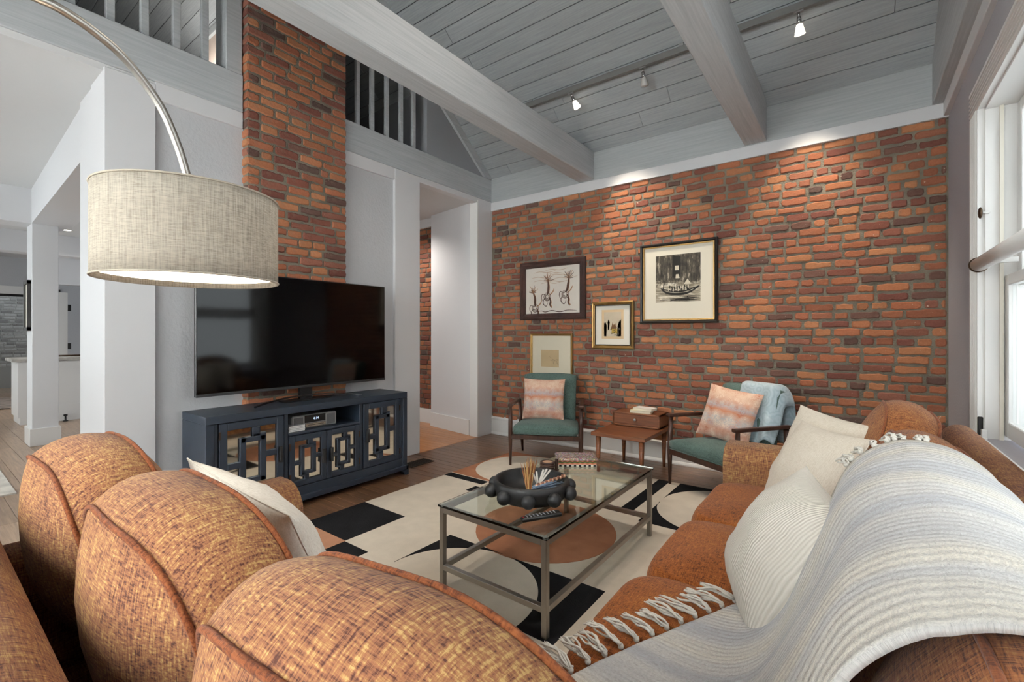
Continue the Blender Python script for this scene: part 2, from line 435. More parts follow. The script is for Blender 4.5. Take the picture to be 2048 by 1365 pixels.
# ---- window wall
WY0, WY1, WZ0, WZ1 = -2.2, -1.17, .735, 2.47
VY0, VY1 = -4.0, -2.9
wl = [((X1, WY1, -.1), (X1+.25, .25, 6)), ((X1, -2.9, -.1), (X1+.25, WY0, 6)), ((X1, YF-.2, -.1), (X1+.25, -4.0, 6)),
      ((X1, WY0, -.1), (X1+.25, WY1, WZ0)), ((X1, WY0, WZ1), (X1+.25, WY1, 6)), ((X1, -4.0, -.1), (X1+.25, -2.9, WZ0)), ((X1, -4.0, WZ1), (X1+.25, -2.9, 6))]
struct(boxes('wall_right', wl, M['grey_wall2']), 'grey plaster wall with the window')
def make_window(n, y0, y1, label):
    wroot = bpy.data.objects.new('window_%d' % n, None); COL.objects.link(wroot); struct(wroot, label)
    wh = M['white2']; zs, zt = WZ0, WZ1
    PR = []
    def casing_v(ya, sgn):
        prof = []; wdt = .18; nfl = 5
        pr = [(0, 0), (0, .028), (.012, .034), (.03, .034)]
        for i in range(nfl):
            u = .03+i*.026; pr += [(u+.004, .034), (u+.009, .017), (u+.017, .017), (u+.022, .034)]
        pr += [(.162, .034), (.167, .028), (wdt, .028), (wdt, 0)]
        poly = [(X1-d, ya-sgn*u) for u, d in pr]; PR[:] = pr
        return prism('casing', poly, zs-.02, zt+.001, wh, wroot)
    casing_v(y1+.18, 1); casing_v(y0-.18, -1)
    hp = [(X1-d, zt+.155-u*.155/.18) for u, d in PR]
    prism('head_casing', hp, y0-.18, y1+.18, wh, wroot, axis='Y')
    boxes('jamb', [((X1, y1-.012, zs), (X1+.25, y1, zt)), ((X1, y0, zs), (X1+.25, y0+.012, zt)), ((X1, y0, zt-.012), (X1+.25, y1, zt))], wh, wroot)
    boxes('stop', [((X1+.05, y1-.03, zs), (X1+.065, y1-.012, zt)), ((X1+.05, y0+.012, zs), (X1+.065, y0+.03, zt))], M['cream_p'], wroot)
    zm = (zs+zt)/2-.05
    for nm, za, zb, xo in (('sash', zs+.02, zm+.03, .07), ('sash', zm-.03, zt-.012, .115)):
        s = boxes(nm, [((X1+xo, y0+.014, za), (X1+xo+.04, y0+.075, zb)), ((X1+xo, y1-.075, za), (X1+xo+.04, y1-.014, zb)),
                       ((X1+xo, y0+.075, za), (X1+xo+.04, y1-.075, za+.08)), ((X1+xo, y0+.075, zb-.055), (X1+xo+.04, y1-.075, zb))], wh, wroot, .004)
        box('pane', (X1+xo+.016, y0+.07, za+.07), (X1+xo+.02, y1-.07, zb-.05), M['pane'], s)
    boxes('sill', [((X1-.08, y0-.28, zs-.04), (X1+.001, y1+.28, zs)), ((X1-.01, y0, zs-.04), (X1+.25, y1, zs-.0005))], wh, wroot, .004)
    box('apron', (X1-.02, y0-.2, zs-.14), (X1, y1+.2, zs-.04), wh, wroot, .003)
    return wroot
M['cream_p'] = plain('cream_track', '#d6d1c4', .4)
make_window(1, WY0, WY1, 'white sash window with fluted casing and deep sill')
make_window(2, VY0, VY1, 'unseen white sash window added beside the sofa corner for daylight')  # outside the frame, added to let in more sky light
# things on the window
def rod(label, z, y0, y1, x, r):
    t = thing('window_rail', label, 'rail', (x, 0, z))
    tube('rod', [(0, y0, 0), (0, y1-.01, 0)], r, M['white2'], t, 20)
    v, f = sphere_data((0, y1-.005, 0), r*1.16, 20, 12, (1, .55, 1)); mesh_obj('end_cap', v, f, M['bronze'], t, True)
    for ya in (y1-.16, y0+.05): box('bracket', (0, ya, -.012), (X1+.07-x, ya+.025, .012), M['white2'], t)
rod('white rounded rail with bronze end cap across the window', 1.635, -2.3, -1.28, X1-.04, .034)
t = thing('curtain_holdback', 'small bronze knob on a white stem on the window casing', 'holdback', (X1+.012, -1.182, 1.915))
tube('stem', [(0, .012, 0), (0, -.015, 0), (-.03, -.02, 0)], .006, M['white2'], t); v, f = sphere_data((-.034, -.02, 0), .03, sq=(.3, .8, 1)); mesh_obj('knob', v, f, M['bronze'], t, True)
t = thing('sash_lock', 'dark lever latch with white bracket at the foot of the casing', 'latch', (X1, -1.19, WZ0))
boxes('bracket', [((-.03, -.05, .0), (0, .05, .012)), ((-.02, -.04, .012), (0, -.01, .05))], M['white2'], t, .002); box('lever', (-.028, .015, .012), (-.006, .04, .11), M['black'], t, bev=.004)

# ---- left wall: plaster, white posts, chimney, loft edge
struct(boxes('wall_left', [((-.15, -3.56, 0), (-.03, -3.0, ZB)), ((-.15, -2.16, 0), (-.03, -1.56, ZB))], M['grey_wall']), 'pale grey textured plaster panels beside the chimney')
struct(boxes('trim_7', [((-.1, -3.56, 2.86), (-.004, -3.012, ZB)), ((-.1, -2.148, 2.86), (-.004, -1.56, ZB)), ((-.1, -1.56, 2.92), (-.004, 0, ZB))], M['white'], bev=.003), 'white band under the loft beam')
struct(box('trim_8', (-.33, -3.825, 0), (0, -3.56, 2.96), M['white'], bev=.004), 'white square post between chimney and kitchen')
struct(box('trim_9', (-.15, -1.564, 0), (0, -1.229, ZB-.004), M['white'], bev=.004), 'white flat post beside the hallway opening')
struct(prism('wall_hall', [(0, -.289), (-1.0, -.13), (-1.0, -.02), (0, -.005)], 0, 2.95, M['white']), 'white panelled return wall of the hallway')
struct(prism('baseboard_hall', [(-.16, -.275), (-1.0, -.145), (-1.0, -.13), (-.16, -.255)], 0, .19, M['white2']), 'white baseboard on the hallway return wall')
struct(box('trim_10', (-.13, -.292, 0), (0.002, -.262, 2.95), M['white2'], bev=.003), 'white casing at the hallway corner')
struct(box('ceiling_hall', (-11.0, YF, 2.94), (-.02, .3, 2.985), M['ceil_white']), 'flat white ceiling of the rooms beyond')
struct(box('wall_hall', (-2.75, -3.1, 0), (-2.6, 1.2, ZB), M['white']), 'white wall at the far end of the hallway')
struct(box('trim_11', (-2.6, -.05, 2.82), (-1.0, 0, 2.94), M['white']), 'white crown strip above the hallway brick')
chim = thing('chimney', 'exposed brick chimney breast rising behind the television', 'chimney', (0, 0, 0))
box('mortar_core', (-.35, -2.999, 0), (.045, -2.161, 5.7), M['mortar'], chim)
R = random.Random(23); z = .0; r = 0; pieces = []
nrows = int(4.35/.0715)
for r in range(nrows):
    z = (r+.5)*.0715; flipp = r % 2
    xs = course_layout(R, -3.009+(.1 if flipp else 0), -2.151, 'long')
    if flipp: xs = [(-3.009, -2.909)]+xs
    for a, b in xs:
        pieces.append((a, b, z, 'F'))
    pieces.append((-.35, .045, z, 'S'))
small = MB(); cnt = 0
for a, b, z, s in pieces:
    L = (b-a)-R.uniform(.012, .022); Hh = .0715-R.uniform(.014, .021); col = brick_color(R)
    if s == 'F':
        vs, fs = brick_data(R, L, Hh, R.uniform(.008, .014))
        vis = z > .72
        V = [(-y, x, zz) for x, y, zz in vs]; fs = [q[::-1] for q in fs]
        V = [(-y+0, x, zz) for x, y, zz in vs]
        if vis and cnt < 300:
            o = mesh_obj('brick', V, fs, M['brick'], chim, False, [col]*len(V)); o.location = (.045, (a+b)/2, z); cnt += 1
        else: small.add([(x+.045, y+(a+b)/2, zz+z) for x, y, zz in V], fs, col)
    else:                                     # bricks of the side return
        for a2, b2 in ((-.35, -.16), (-.16, .058)):
            vs, fs = brick_data(R, b2-a2-.012, Hh, .008); small.add([(x+(a2+b2)/2, y-2.999, zz+z) for x, y, zz in vs], fs, col)
o = small.build('brick', M['brick'], chim); o['kind'] = 'stuff'
# loft
struct(box('trim_12', (-.25, YF, ZB), (0.0, -3.012, 3.266), M['greybeam'], bev=.005), 'grey loft edge beam on the kitchen side of the chimney')
struct(box('trim_13', (-.25, -2.148, ZB), (0.0, .0, 3.266), M['greybeam'], bev=.005), 'grey loft edge beam above the hallway')
struct(box('floor_loft', (-6, YF, ZB+.01), (-.25, .2, 3.2), M['greywood']), 'loft floor')
struct(prism('wall_loft', [(-1.11, 3.26), (0, 3.26), (-1.11, ZR+SL*1.11)], -.12, -.02, M['loft_wall'], axis='X'), 'grey gable infill beside the loft opening')
for n, (yy, xx) in enumerate(((-1.09, -4.5), )):
    struct(box('wall_loft', (xx, yy, 3.2), (-.1, yy+.08, ZR-SL*yy), M['loft_wall']), 'grey knee wall behind the loft balusters')
    struct(box('trim_14', (xx, yy-.02, ZR-SL*yy-.13), (-.12, yy, ZR-SL*yy-.02), M['greybeamx']), 'grey board along the top of the knee wall')
struct(box('wall_loft', (-2.85, -2.27, 3.2), (-.36, -2.2, 5.2), M['pinkwood']), 'pinkish board panel behind the chimney in the loft')
struct(box('trim_15', (-2.86, -2.3, 4.97), (-.36, -2.27, 5.06), M['greybeamx']), 'grey board along the top of the pinkish loft panel')
struct(box('wall_loft', (-6.1, YF, 3.0), (-5.95, .2, 6.2), M['loft_wall']), 'far wall of the loft')
o = prism('trim_16', [(-.01, ZR+.002), (-1.9, ZR+1.89*SL), (-1.9, ZR+1.89*SL-.13), (-.15, ZR-.005)], -.03, .012, M['greybeam'], axis='X')
struct(o, 'grey diagonal board following the roof slope')
def px_y(px, x):     # y on the plane x=const seen at image column px
    rr = (px-1024)/916; ca, sa = math.cos(YAW), math.sin(YAW); vx, vy = rr*ca-sa, rr*sa+ca
    return CAM[1]+(x-CAM[0])/vx*vy
names = ['loft baluster nearest the chimney on the hallway side', 'second loft baluster from the chimney on the hallway side', 'middle loft baluster on the hallway side',
         'fourth loft baluster from the chimney on the hallway side', 'loft baluster nearest the grey gable wall']
for px, nm in zip((714.5, 743.5, 773, 801.5, 826.6), names):
    y = px_y(px, -.06); tag(box('baluster', (-.08, y-.019, 3.266), (-.042, y+.019, 4.22), M['greybeam'], bev=.003), 'grey wooden '+nm, 'baluster', 'loft balusters')
names = ['nearest the lamp arc', 'fourth from the chimney post', 'third from the chimney post', 'second from the chimney post', 'closest to the chimney post']
for px, nm in zip((140, 220, 288.5, 352.5, 409), names):
    y = px_y(px, -.06); tag(box('baluster', (-.085, y-.022, 3.266), (-.041, y+.022, 4.22), M['greybeam'], bev=.003), 'grey wooden baluster over the kitchen, '+nm, 'baluster', 'loft balusters')
tag(box('newel_post', (-.2, px_y(450, -.03), 3.266), (-.01, -3.013, 5.2), M['greybeam'], bev=.004), 'thick grey post against the kitchen side of the chimney', 'post')
tag(box('handrail', (-.1, YF, 4.22), (-.03, -3.1, 4.28), M['greybeam'], bev=.005), 'grey loft handrail on the kitchen side', 'handrail')
tag(box('handrail', (-.1, -2.15, 4.18), (-.03, -1.11, 4.24), M['greybeam'], bev=.005), 'grey loft handrail on the hallway side', 'handrail')

# ---- front wall behind the camera; its windows are unseen, added for fill light
def wall_with_holes(name, x0, x1, z1, holes, y0, y1, mat):
    lst = []; x = x0
    for a, b, za, zb in holes:
        lst += [((x, y0, -.1), (a, y1, z1)), ((a, y0, -.1), (b, y1, za)), ((a, y0, zb), (b, y1, z1))]; x = b
    lst.append(((x, y0, -.1), (x1, y1, z1))); return struct(boxes(name, lst, mat), 'grey wall behind the viewpoint')
wall_with_holes('wall_front', -13, X1+.2, 6.2, [(-8.3, -5.7, .75, 2.65), (-3.9, -1.3, .75, 2.65), (.45, 2.15, .85, 2.95), (2.65, 3.95, .85, 2.95)], YF-.2, YF, M['grey_wall'])
for i, (a, b, za, zb) in enumerate(((-8.3, -5.7, .75, 2.65), (-3.9, -1.3, .75, 2.65), (.45, 2.15, .85, 2.95), (2.65, 3.95, .85, 2.95))):
    wr = bpy.data.objects.new('window_%d' % (i+3), None); COL.objects.link(wr); struct(wr, 'white framed window added unseen behind the viewpoint for fill light')
    m = (a+b)/2
    boxes('frame', [((a, YF-.12, za), (a+.06, YF+.02, zb)), ((b-.06, YF-.12, za), (b, YF+.02, zb)), ((a, YF-.12, za), (b, YF+.02, za+.06)), ((a, YF-.12, zb-.06), (b, YF+.02, zb)), ((m-.02, YF-.1, za), (m+.02, YF-.02, zb))], M['white2'], wr)
    box('pane', (a+.05, YF-.07, za+.05), (b-.05, YF-.066, zb-.05), M['pane'], wr)

# ---- open-plan rooms on the kitchen side
struct(box('wall_kitchen', (-.69, -3.815, 0), (-.33, -3.5, 2.95), M['white']), 'white wall return next to the white post')
struct(prism('wall_kitchen', [(-.69, -3.80), (-3.8, -3.69), (-3.8, -3.36), (-.69, -3.45)], 2.545, 2.95, M['white']), 'white header over the kitchen opening')
struct(box('wall_kitchen', (-4.1, YF, 2.545), (-3.77, -3.4, 2.95), M['white']), 'white header beyond the kitchen post')
p = struct(box('trim_17', (-4.08, -3.69, 0), (-3.75, -3.47, 2.6), M['white'], bev=.004), 'free standing white square post in the kitchen opening')
struct(box('baseboard_left', (-4.10, -3.71, 0), (-3.73, -3.45, .2), M['white2'], bev=.004), 'white plinth around the free standing post')
struct(box('wall_kitchen', (-7.2, YF, 2.6), (-6.9, 1.2, 2.95), M['white']), 'white header beyond the counter')
# kitchen counter, far walls, far doors
kc = thing('kitchen_counter', 'white panelled kitchen counter with granite top behind the post', 'counter', (-5.65, 0, 0))
box('body', (-.62, -3.6, .1), (0, -1.2, .89), M['white2'], kc)
box('worktop', (-.66, -3.66, .89), (.04, -1.15, .935), plain('granite', '#b9b5ae', .25, var=.35), kc, bev=.004)
boxes('panel', [((0, -3.6, .1), (.014, -3.48, .88)), ((0, -3.478, .78), (.014, -1.2, .88)), ((0, -3.478, .1), (.014, -1.2, .24)), ((0, -2.75, .242), (.014, -2.65, .778))], M['white2'], kc)
box('toe_kick', (-.6, -3.58, 0), (.02, -1.2, .1), M['white2'], kc)
t = thing('door_stop', 'small black door stop on the floor before the kitchen counter', 'door stop', (-5.55, -3.13, 0))
lathe('foot', [(0, 0), (.03, 0), (.03, .012), (.012, .016), (.01, .07), (.022, .078), (.024, .1), (0, .105)], M['black'], t, 14)
fwm = M['grey_wall']
struct(boxes('wall_far', [((-11.0, YF, 0), (-10.8, -3.52, 2.95)), ((-11.0, -2.55, 0), (-10.8, 1.2, 2.95)), ((-11.0, -3.52, 2.15), (-10.8, -2.55, 2.95))], M['grey_wall']), 'grey wall at the far end of the open plan rooms')
d = bpy.data.objects.new('door_1', None); COL.objects.link(d); struct(d, 'white cased glass door at the far end'); d.location = (-10.8, -3.0, 0)
boxes('casing', [((0, -.66, 0), (.03, -.5, 2.3)), ((0, .45, 0), (.03, .6, 2.3)), ((0, -.66, 2.15), (.03, .6, 2.32))], M['white2'], d)
boxes('door_frame', [((-.1, -.5, 0), (-.05, -.47, 2.15)), ((-.1, .42, 0), (-.05, .45, 2.15)), ((-.1, -.5, 2.1), (-.05, .45, 2.15))], M['black'], d)
box('pane', (-.08, -.47, .02), (-.076, .42, 2.1), M['pane'], d)
struct(box('baseboard_far', (-10.8, YF, 0), (-10.77, -3.66, .2), M['white2']), 'white baseboard on the far wall')
# garden wall of pale brick seen through the far door
gw = tag(box('garden_wall', (-12.6, -5, 0), (-12.4, 0, 3.2), plain('pale_mortar', '#b8b4ae', .9)), 'pale grey brick wall beyond the far door', 'wall')
R = random.Random(9); g = MB()
for r in range(34):
    for a, b in course_layout(R, -4.2+(r % 2)*.1, -2.4, 'long'):
        vs, fs = brick_data(R, b-a-.014, .06, .006); cc = lin(R.choice(['#cbc8c4', '#bdbab6', '#a9a5a2', '#d6d3cf']))
        g.add([(-y-12.4, x+(a+b)/2, zz+.5+(r+.5)*.075) for x, y, zz in vs], fs, cc)
o = g.build('brick', M['brick'], gw); o['kind'] = 'stuff'
struct(boxes('wall_kitchen', [((-8.8, -2.35, 0), (-8.6, 1.2, 2.95)), ((-8.8, -3.1, 2.25), (-8.6, -2.35, 2.95))], M['white']), 'white kitchen end wall with a doorway')
d = bpy.data.objects.new('door_2', None); COL.objects.link(d); struct(d, 'white panel door with black hinges standing open beyond the kitchen'); d.location = (-9.0, -2.62, 0); d.rotation_euler = (0, 0, math.radians(12))
boxes('leaf', [((0, -.42, 0), (.04, .05, 2.12))], M['white2'], d); boxes('panel', [((.04, -.34, .2), (.05, -.1, .9)), ((.04, -.34, 1.05), (.05, -.1, 1.9))], M['white'], d)
for za, zb in ((.25, .38), (.98, 1.1), (1.75, 1.88)): box('hinge', (0, .05, za), (.05, .1, zb), M['black'], d)
box('handle', (.04, -.38, .9), (.07, -.3, .93), M['black'], d)
struct(box('trim_18', (-8.62, -2.36, 0), (-8.57, -2.22, 2.35), M['white2']), 'white casing of the kitchen doorway')
fau = thing('faucet', 'dark low tap rail along the kitchen worktop', 'tap', (-5.9, -2.9, .935))
tube('spout', [(0, -.5, 0.02), (0, .3, .02)], .012, M['bronze'], fau)
pf = thing('picture_frame', 'dark framed picture on the side of the free standing post', 'picture', (-3.93, -3.692, 1.62))
boxes('frame', [((-.14, -.03, -.3), (-.11, 0, .28)), ((.11, -.03, -.3), (.14, 0, .28)), ((-.14, -.03, -.3), (.14, 0, -.26)), ((-.14, -.03, .24), (.14, 0, .28))], plain('charcoal_frame', '#3c3a38', .5), pf)
box('print', (-.12, -.012, -.28), (.12, -.005, .26), M['paper'], pf)
def downlight(x, y, z, label, e=18):
    t = thing('recessed_light', label, 'light', (x, y, z), group='recessed lights')
    lathe('ring', [(.055, -.004), (.075, -.006), (.08, 0), (.055, 0)], M['white2'], t, 20)
    v, f = lathe_data([(0, -.001), (.055, -.001)], 20); mesh_obj('lens', v, f, EM_W, t)
    l = bpy.data.lights.new('downlight', 'SPOT'); l.energy = e; l.spot_size = math.radians(140); l.spot_blend = .8; l.shadow_soft_size = .06; l.color = (1, .93, .85)
    o = bpy.data.objects.new('downlight', l); COL.objects.link(o); o.location = (x, y, z-.02)
EM_W = emit('lens_glow', '#fff4e4', 6)
downlight(-6.3, -3.0, 2.94, 'small round recessed light glowing over the kitchen', 40)
downlight(-2.2, -4.8, 2.94, 'recessed light in the white ceiling near the living room', 40)
downlight(-5.2, -4.8, 2.94, 'recessed light in the white ceiling by the far header', 40)
downlight(-1.3, -.65, 2.94, 'recessed light in the hallway ceiling', 90)
downlight(-9.2, -4.2, 2.94, 'recessed light in the ceiling near the far door', 40)
t = thing('track_light', 'short white ceiling track light near the far wall', 'light', (-8.7, -3.75, 2.72)); box('bar', (-.04, -.3, .14), (.04, .3, .22), M['white2'], t); tube('lamp', [(0, -.12, .06), (0, .05, .0)], .05, EM_W, t)
loft_fill = thing('loft_fill_lamp', 'round white globe lamp added out of sight to brighten the loft', 'lamp', (-2.5, -2.6, 3.2))  # unseen lamp and point light, added to brighten the loft
v, f = sphere_data((0, 0, 1.0), .1, 18, 12); mesh_obj('globe', v, f, emit('globe_glow', '#fff4e6', 5), loft_fill, True); tube('pole', [(0, 0, 0), (0, 0, .91)], .012, M['steel'], loft_fill); lathe('base', [(0, 0), (.12, 0), (.12, .02), (.015, .03), (0, .03)], M['steel'], loft_fill, 24)
l = bpy.data.lights.new('loft_fill_light', 'POINT'); l.energy = 26; l.shadow_soft_size = .1; l.color = (1, .96, .9)
o = bpy.data.objects.new('loft_fill_light', l); COL.objects.link(o); o.location = (-2.5, -2.6, 4.38)
rugl = tag(box('area_rug', (-6.2, -6.0, 0), (-1.62, -4.03, .012), plain('ivory_rug', '#cfcac0', .95, var=.2, bump=.5, bscale=120)), 'ivory patterned rug at the edge of the dining area', 'rug')
tag(box('entry_rug', (-9.9, -4.6, 0), (-7.95, -3.28, .012), plain('grey_rug', '#8f8279', .95, var=.5, bump=.4, bscale=90)), 'worn grey patterned rug by the far door', 'rug')

# ================================================================== RUG
def W(px, py, z):
    rr = (px-1024)/916; zz = -(py-669)/916; ca, sa = math.cos(YAW), math.sin(YAW)
    v = (rr*ca-sa, rr*sa+ca, zz); k = (z-CAM[2])/v[2]
    return (CAM[0]+k*v[0], CAM[1]+k*v[1])
def rugmat(name, c, lo=.12):
    t = NT(name); t.set(Roughness=.97, Specular_IOR_Level=.08)
    f = t.noise(t.coords('Object'), 9, 5); f2 = t.noise(t.coords('Object'), 340, 2); l = lin(c)
    t.color(t.ramp(f, [(.3, tuple(x*(1-lo) for x in l)), (.7, tuple(min(1, x*(1+lo)) for x in l))])); t.bump(f2, .5, .004); return t.m
RM = {'b': rugmat('rug_beige', '#cbc0b0', .06), 'k': rugmat('rug_black', '#1e1e20', .25), 't': rugmat('rug_terracotta', '#9b6a50'), 'g': rugmat('rug_blush', '#a87a60')}
rug = thing('living_rug', 'beige rug with black and terracotta curved shapes under the glass table', 'rug', (0, 0, 0))
RX0, RX1, RY0, RY1 = .79, 3.25, -3.8, -.62
box('field', (RX0, RY0, .001), (RX1, RY1, .012), RM['b'], rug)
def motif(poly, m, h=.0135):
    cx = sum(p[0] for p in poly)/len(poly)
    poly = [(min(max(x, RX0), RX1), min(max(y, RY0), RY1)) for x, y in poly]
    bm = bmesh.new(); vs = [bm.verts.new((x, y, h)) for x, y in poly]; f = bm.faces.new(vs)
    r = bmesh.ops.extrude_face_region(bm, geom=[f]); bmesh.ops.translate(bm, vec=(0, 0, -.006), verts=[q for q in r['geom'] if isinstance(q, bmesh.types.BMVert)])
    bmesh.ops.triangulate(bm, faces=[q for q in bm.faces if len(q.verts) > 4])
    return bm_obj('motif', bm, RM[m], rug)
def px_poly(pts): return [W(x, y, .0135) for x, y in pts]
def arc(c, r, a0, a1, n=28, rx=None):
    return [(c[0]+(rx or r)*math.cos(math.radians(a0+(a1-a0)*i/n)), c[1]+r*math.sin(math.radians(a0+(a1-a0)*i/n))) for i in range(n+1)]
motif([(.79, -2.95), (1.25, -2.95), (1.25, -2.485), (.79, -2.485)], 'k')
motif([(.79, -3.8), (1.255, -3.8), (1.255, -2.952), (.79, -2.952)], 'g')
motif([(1.257, -3.42), (1.487, -3.42), (1.487, -2.957), (1.257, -2.957)], 'k')
motif(arc((2.14, -2.07), .452, 0, 350, 44), 't')
cc = (2.14, -2.95)
motif([(1.703, -2.94), (1.708, -2.505), (2.13, -2.505)]+arc(cc, .44, 92, 178), 'k')
motif([(2.77, -2.507), (2.77, -3.0), (2.577, -3.0)]+arc(cc, .44, -4, 88), 'k')
motif([(.79, -1.648), (1.235, -1.648), (1.235, -1.56), (.79, -1.56)], 'k')
motif([(1.22, -1.83), (1.52, -1.83), (1.52, -1.71), (1.22, -1.71)], 'k')
motif([(1.25, -1.545), (.79, -1.545), (.79, -.62), (1.25, -.62)]+arc((1.25, -1.07), .445, 90, 270), 't')
motif([(2.385, -1.51), (2.48, -1.51), (2.48, -.62), (2.385, -.62)], 'k')
motif([(2.57, -1.05), (2.57, -.62), (3.0, -.62)]+arc((3.0, -1.06), .43, 92, 178), 'k')
motif([(2.99, -1.58), (2.575, -1.58), (2.575, -1.15)]+arc((3.0, -1.13), .43, 182, 268), 'k')

# ================================================================== COFFEE TABLE
ct = thing('coffee_table', 'brushed steel coffee table with a clear glass top on the rug', 'coffee table', (2.42, -2.37, .0136))
tx, ty, tz, tw = .313, .618, .412, .013
for sx in (-1, 1):
    for sy in (-1, 1):
        box('leg', (sx*(tx-tw)-tw, sy*(ty-tw)-tw, 0), (sx*(tx-tw)+tw, sy*(ty-tw)+tw, tz), M['steel'], ct, bev=.0015)
for s in (-1, 1):
    for z in (tz-.026, .105):
        box('rail', (s*(tx-tw)-tw, -ty+2*tw, z), (s*(tx-tw)+tw, ty-2*tw, z+.026), M['steel'], ct, bev=.0015)
        box('rail', (-tx+2*tw, s*(ty-tw)-tw, z), (tx-2*tw, s*(ty-tw)+tw, z+.026), M['steel'], ct, bev=.0015)
box('glass_top', (-tx-.006, -ty-.006, tz+.002), (tx+.006, ty+.006, tz+.013), M['glass'], ct, bev=.0015)
for sx in (-1, 1):
    for sy in (-1, 1):
        v, f = lathe_data([(0, 0), (.008, 0), (.008, .0022), (0, .0022)], 10); o = mesh_obj('glass_pad', v, f, M['silver'], ct); o.location = (sx*(tx-tw), sy*(ty-tw), tz)
GZ = .0136+tz+.0135
# bowl with knobs
bw = thing('decorative_bowl', 'wide black clay bowl ringed with round knobs on the glass table', 'bowl', (2.418, -2.638, GZ))
bw.scale = (1.1, 1.1, 1.1)
prof = [(0, .0), (.12, .0), (.15, .006), (.172, .03), (.178, .06), (.178, .085), (.172, .091), (.160, .091), (.155, .085), (.15, .05), (.13, .025), (.08, .016), (0, .014)]
lathe('body', prof, M['blackmatte'], bw, 48)
for k in range(10):
    a = 2*PI*(k+.35)/10; v, f = sphere_data((.188*math.cos(a), .188*math.sin(a), .045), .031, 18, 12); mesh_obj('knob', v, f, M['blackmatte'], bw, True)
# feather bundles and sticks in the bowl
R = random.Random(4)
def bundle(name, label, a, b, n, spread, r, mats, tie=None, cat='feather bundle'):
    t = thing(name, label, cat, a); d = Vector(b)-Vector(a); L = d.length
    mbs = [MB() for _ in mats]
    for i in range(n):
        o0 = Vector((R.uniform(-1, 1), R.uniform(-1, 1), R.uniform(0, 1)))*r*.5; e = d*R.uniform(.75, 1.05)+Vector((R.uniform(-1, 1), R.uniform(-1, 1), R.uniform(-.3, 1)))*spread
        mid = (o0+e)/2+Vector((0, 0, R.uniform(0, .01)))
        v, f = tube_data([o0, mid, e], [.0022, .0026, .0009], 5); mbs[i % len(mats)].add(v, f)
    for q, m in zip(mbs, mats): q.build('strand', m, t)
    if tie:
        u = d.normalized(); tube('binding', [u*L*.1, u*L*.22], r*1.1, tie, t, 10)
    return t
straw = plain('straw', '#a5814f', .8); straw2 = plain('rust_straw', '#8a5530', .8); wf = plain('white_feather', '#dcd6cc', .8); blue = plain('dusty_blue', '#7c8da3', .8); dn = plain('dark_blue', '#3d4656', .8)
B = Vector((2.418, -2.638, GZ))
bundle('dried_grass', 'bundle of straw coloured dried grass leaning in the bowl', B+Vector((.04, -.08, .025)), B+Vector((-.06, .07, .15)), 60, .034, .014, [straw, straw2])
bundle('feather_brush', 'dusty blue feather bundle with white binding in the bowl', B+Vector((-.03, -.10, .022)), B+Vector((.12, .06, .075)), 40, .03, .012, [blue, dn], wf)
t = thing('shell_strand', 'twisted strand of copper beads across the bowl', 'bead strand', B+Vector((.04, -.01, .07)))
mb = MB(); mb2 = MB()
for i in range(15):
    p = Vector((.008*i*.9, .0075*i, .003*i)); v, f = sphere_data(p+Vector((0, 0, .004*(i % 2))), .0085, 8, 6); (mb if i % 2 else mb2).add(v, f)
mb.build('bead', plain('copper_bead', '#7a4a35', .4), t, True); mb2.build('bead', plain('pale_bead', '#b98f75', .4), t, True)
t = thing('white_ribbon', 'white feather sprig standing up from the bowl', 'feather', B+Vector((.03, .01, .06)))
for dx, dy, h in ((.03, .04, .085), (.045, .05, .08), (.015, .03, .08), (-.03, .0, .06), (-.015, .01, .07), (.0, -.02, .045)):
    mesh_obj('blade', [(0, 0, 0), (.006, .004, 0), (dx+.006, dy+.004, h), (dx-.002, dy, h*1.02), (0, .003, .001), (.006, .007, .001), (dx+.006, dy+.007, h), (dx-.002, dy+.003, h*1.02)],
             [(0, 1, 2, 3), (7, 6, 5, 4), (0, 4, 5, 1), (1, 5, 6, 2), (2, 6, 7, 3), (3, 7, 4, 0)], wf, t)
# remote
rm = thing('remote_control', 'black remote control with rows of small buttons on the glass', 'remote', (2.612, -2.842, GZ), math.radians(57))
bm = bmesh.new(); add_box(bm, (-.098, -.022, 0), (.098, .022, .02), .009, 3)
for v_ in bm.verts:
    s = (v_.co.x+.098)/.196; v_.co.y *= (.78+.32*s); v_.co.z += .007*math.sin(PI*s)*0+(.006*s)
    if v_.co.z < .008 and s < .9: v_.co.z = max(0, v_.co.z-.006*s)
bm_obj('body', bm, M['black'], rm, True)
btn = plain('button_grey', '#8d9096', .5); b2 = plain('button_red', '#b02a2a', .5)
for i in range(9):
    for j in (-1, 0, 1):
        x = -.07+i*.017; v, f = sphere_data((x, j*.0105, .0215+.006*(x+.098)/.196), .0036, 8, 5, (1, 1, .4)); mesh_obj('button', v, f, btn, rm, True)
v, f = sphere_data((-.086, 0, .0205), .0045, 8, 5, (1, 1, .4)); mesh_obj('button', v, f, b2, rm, True)
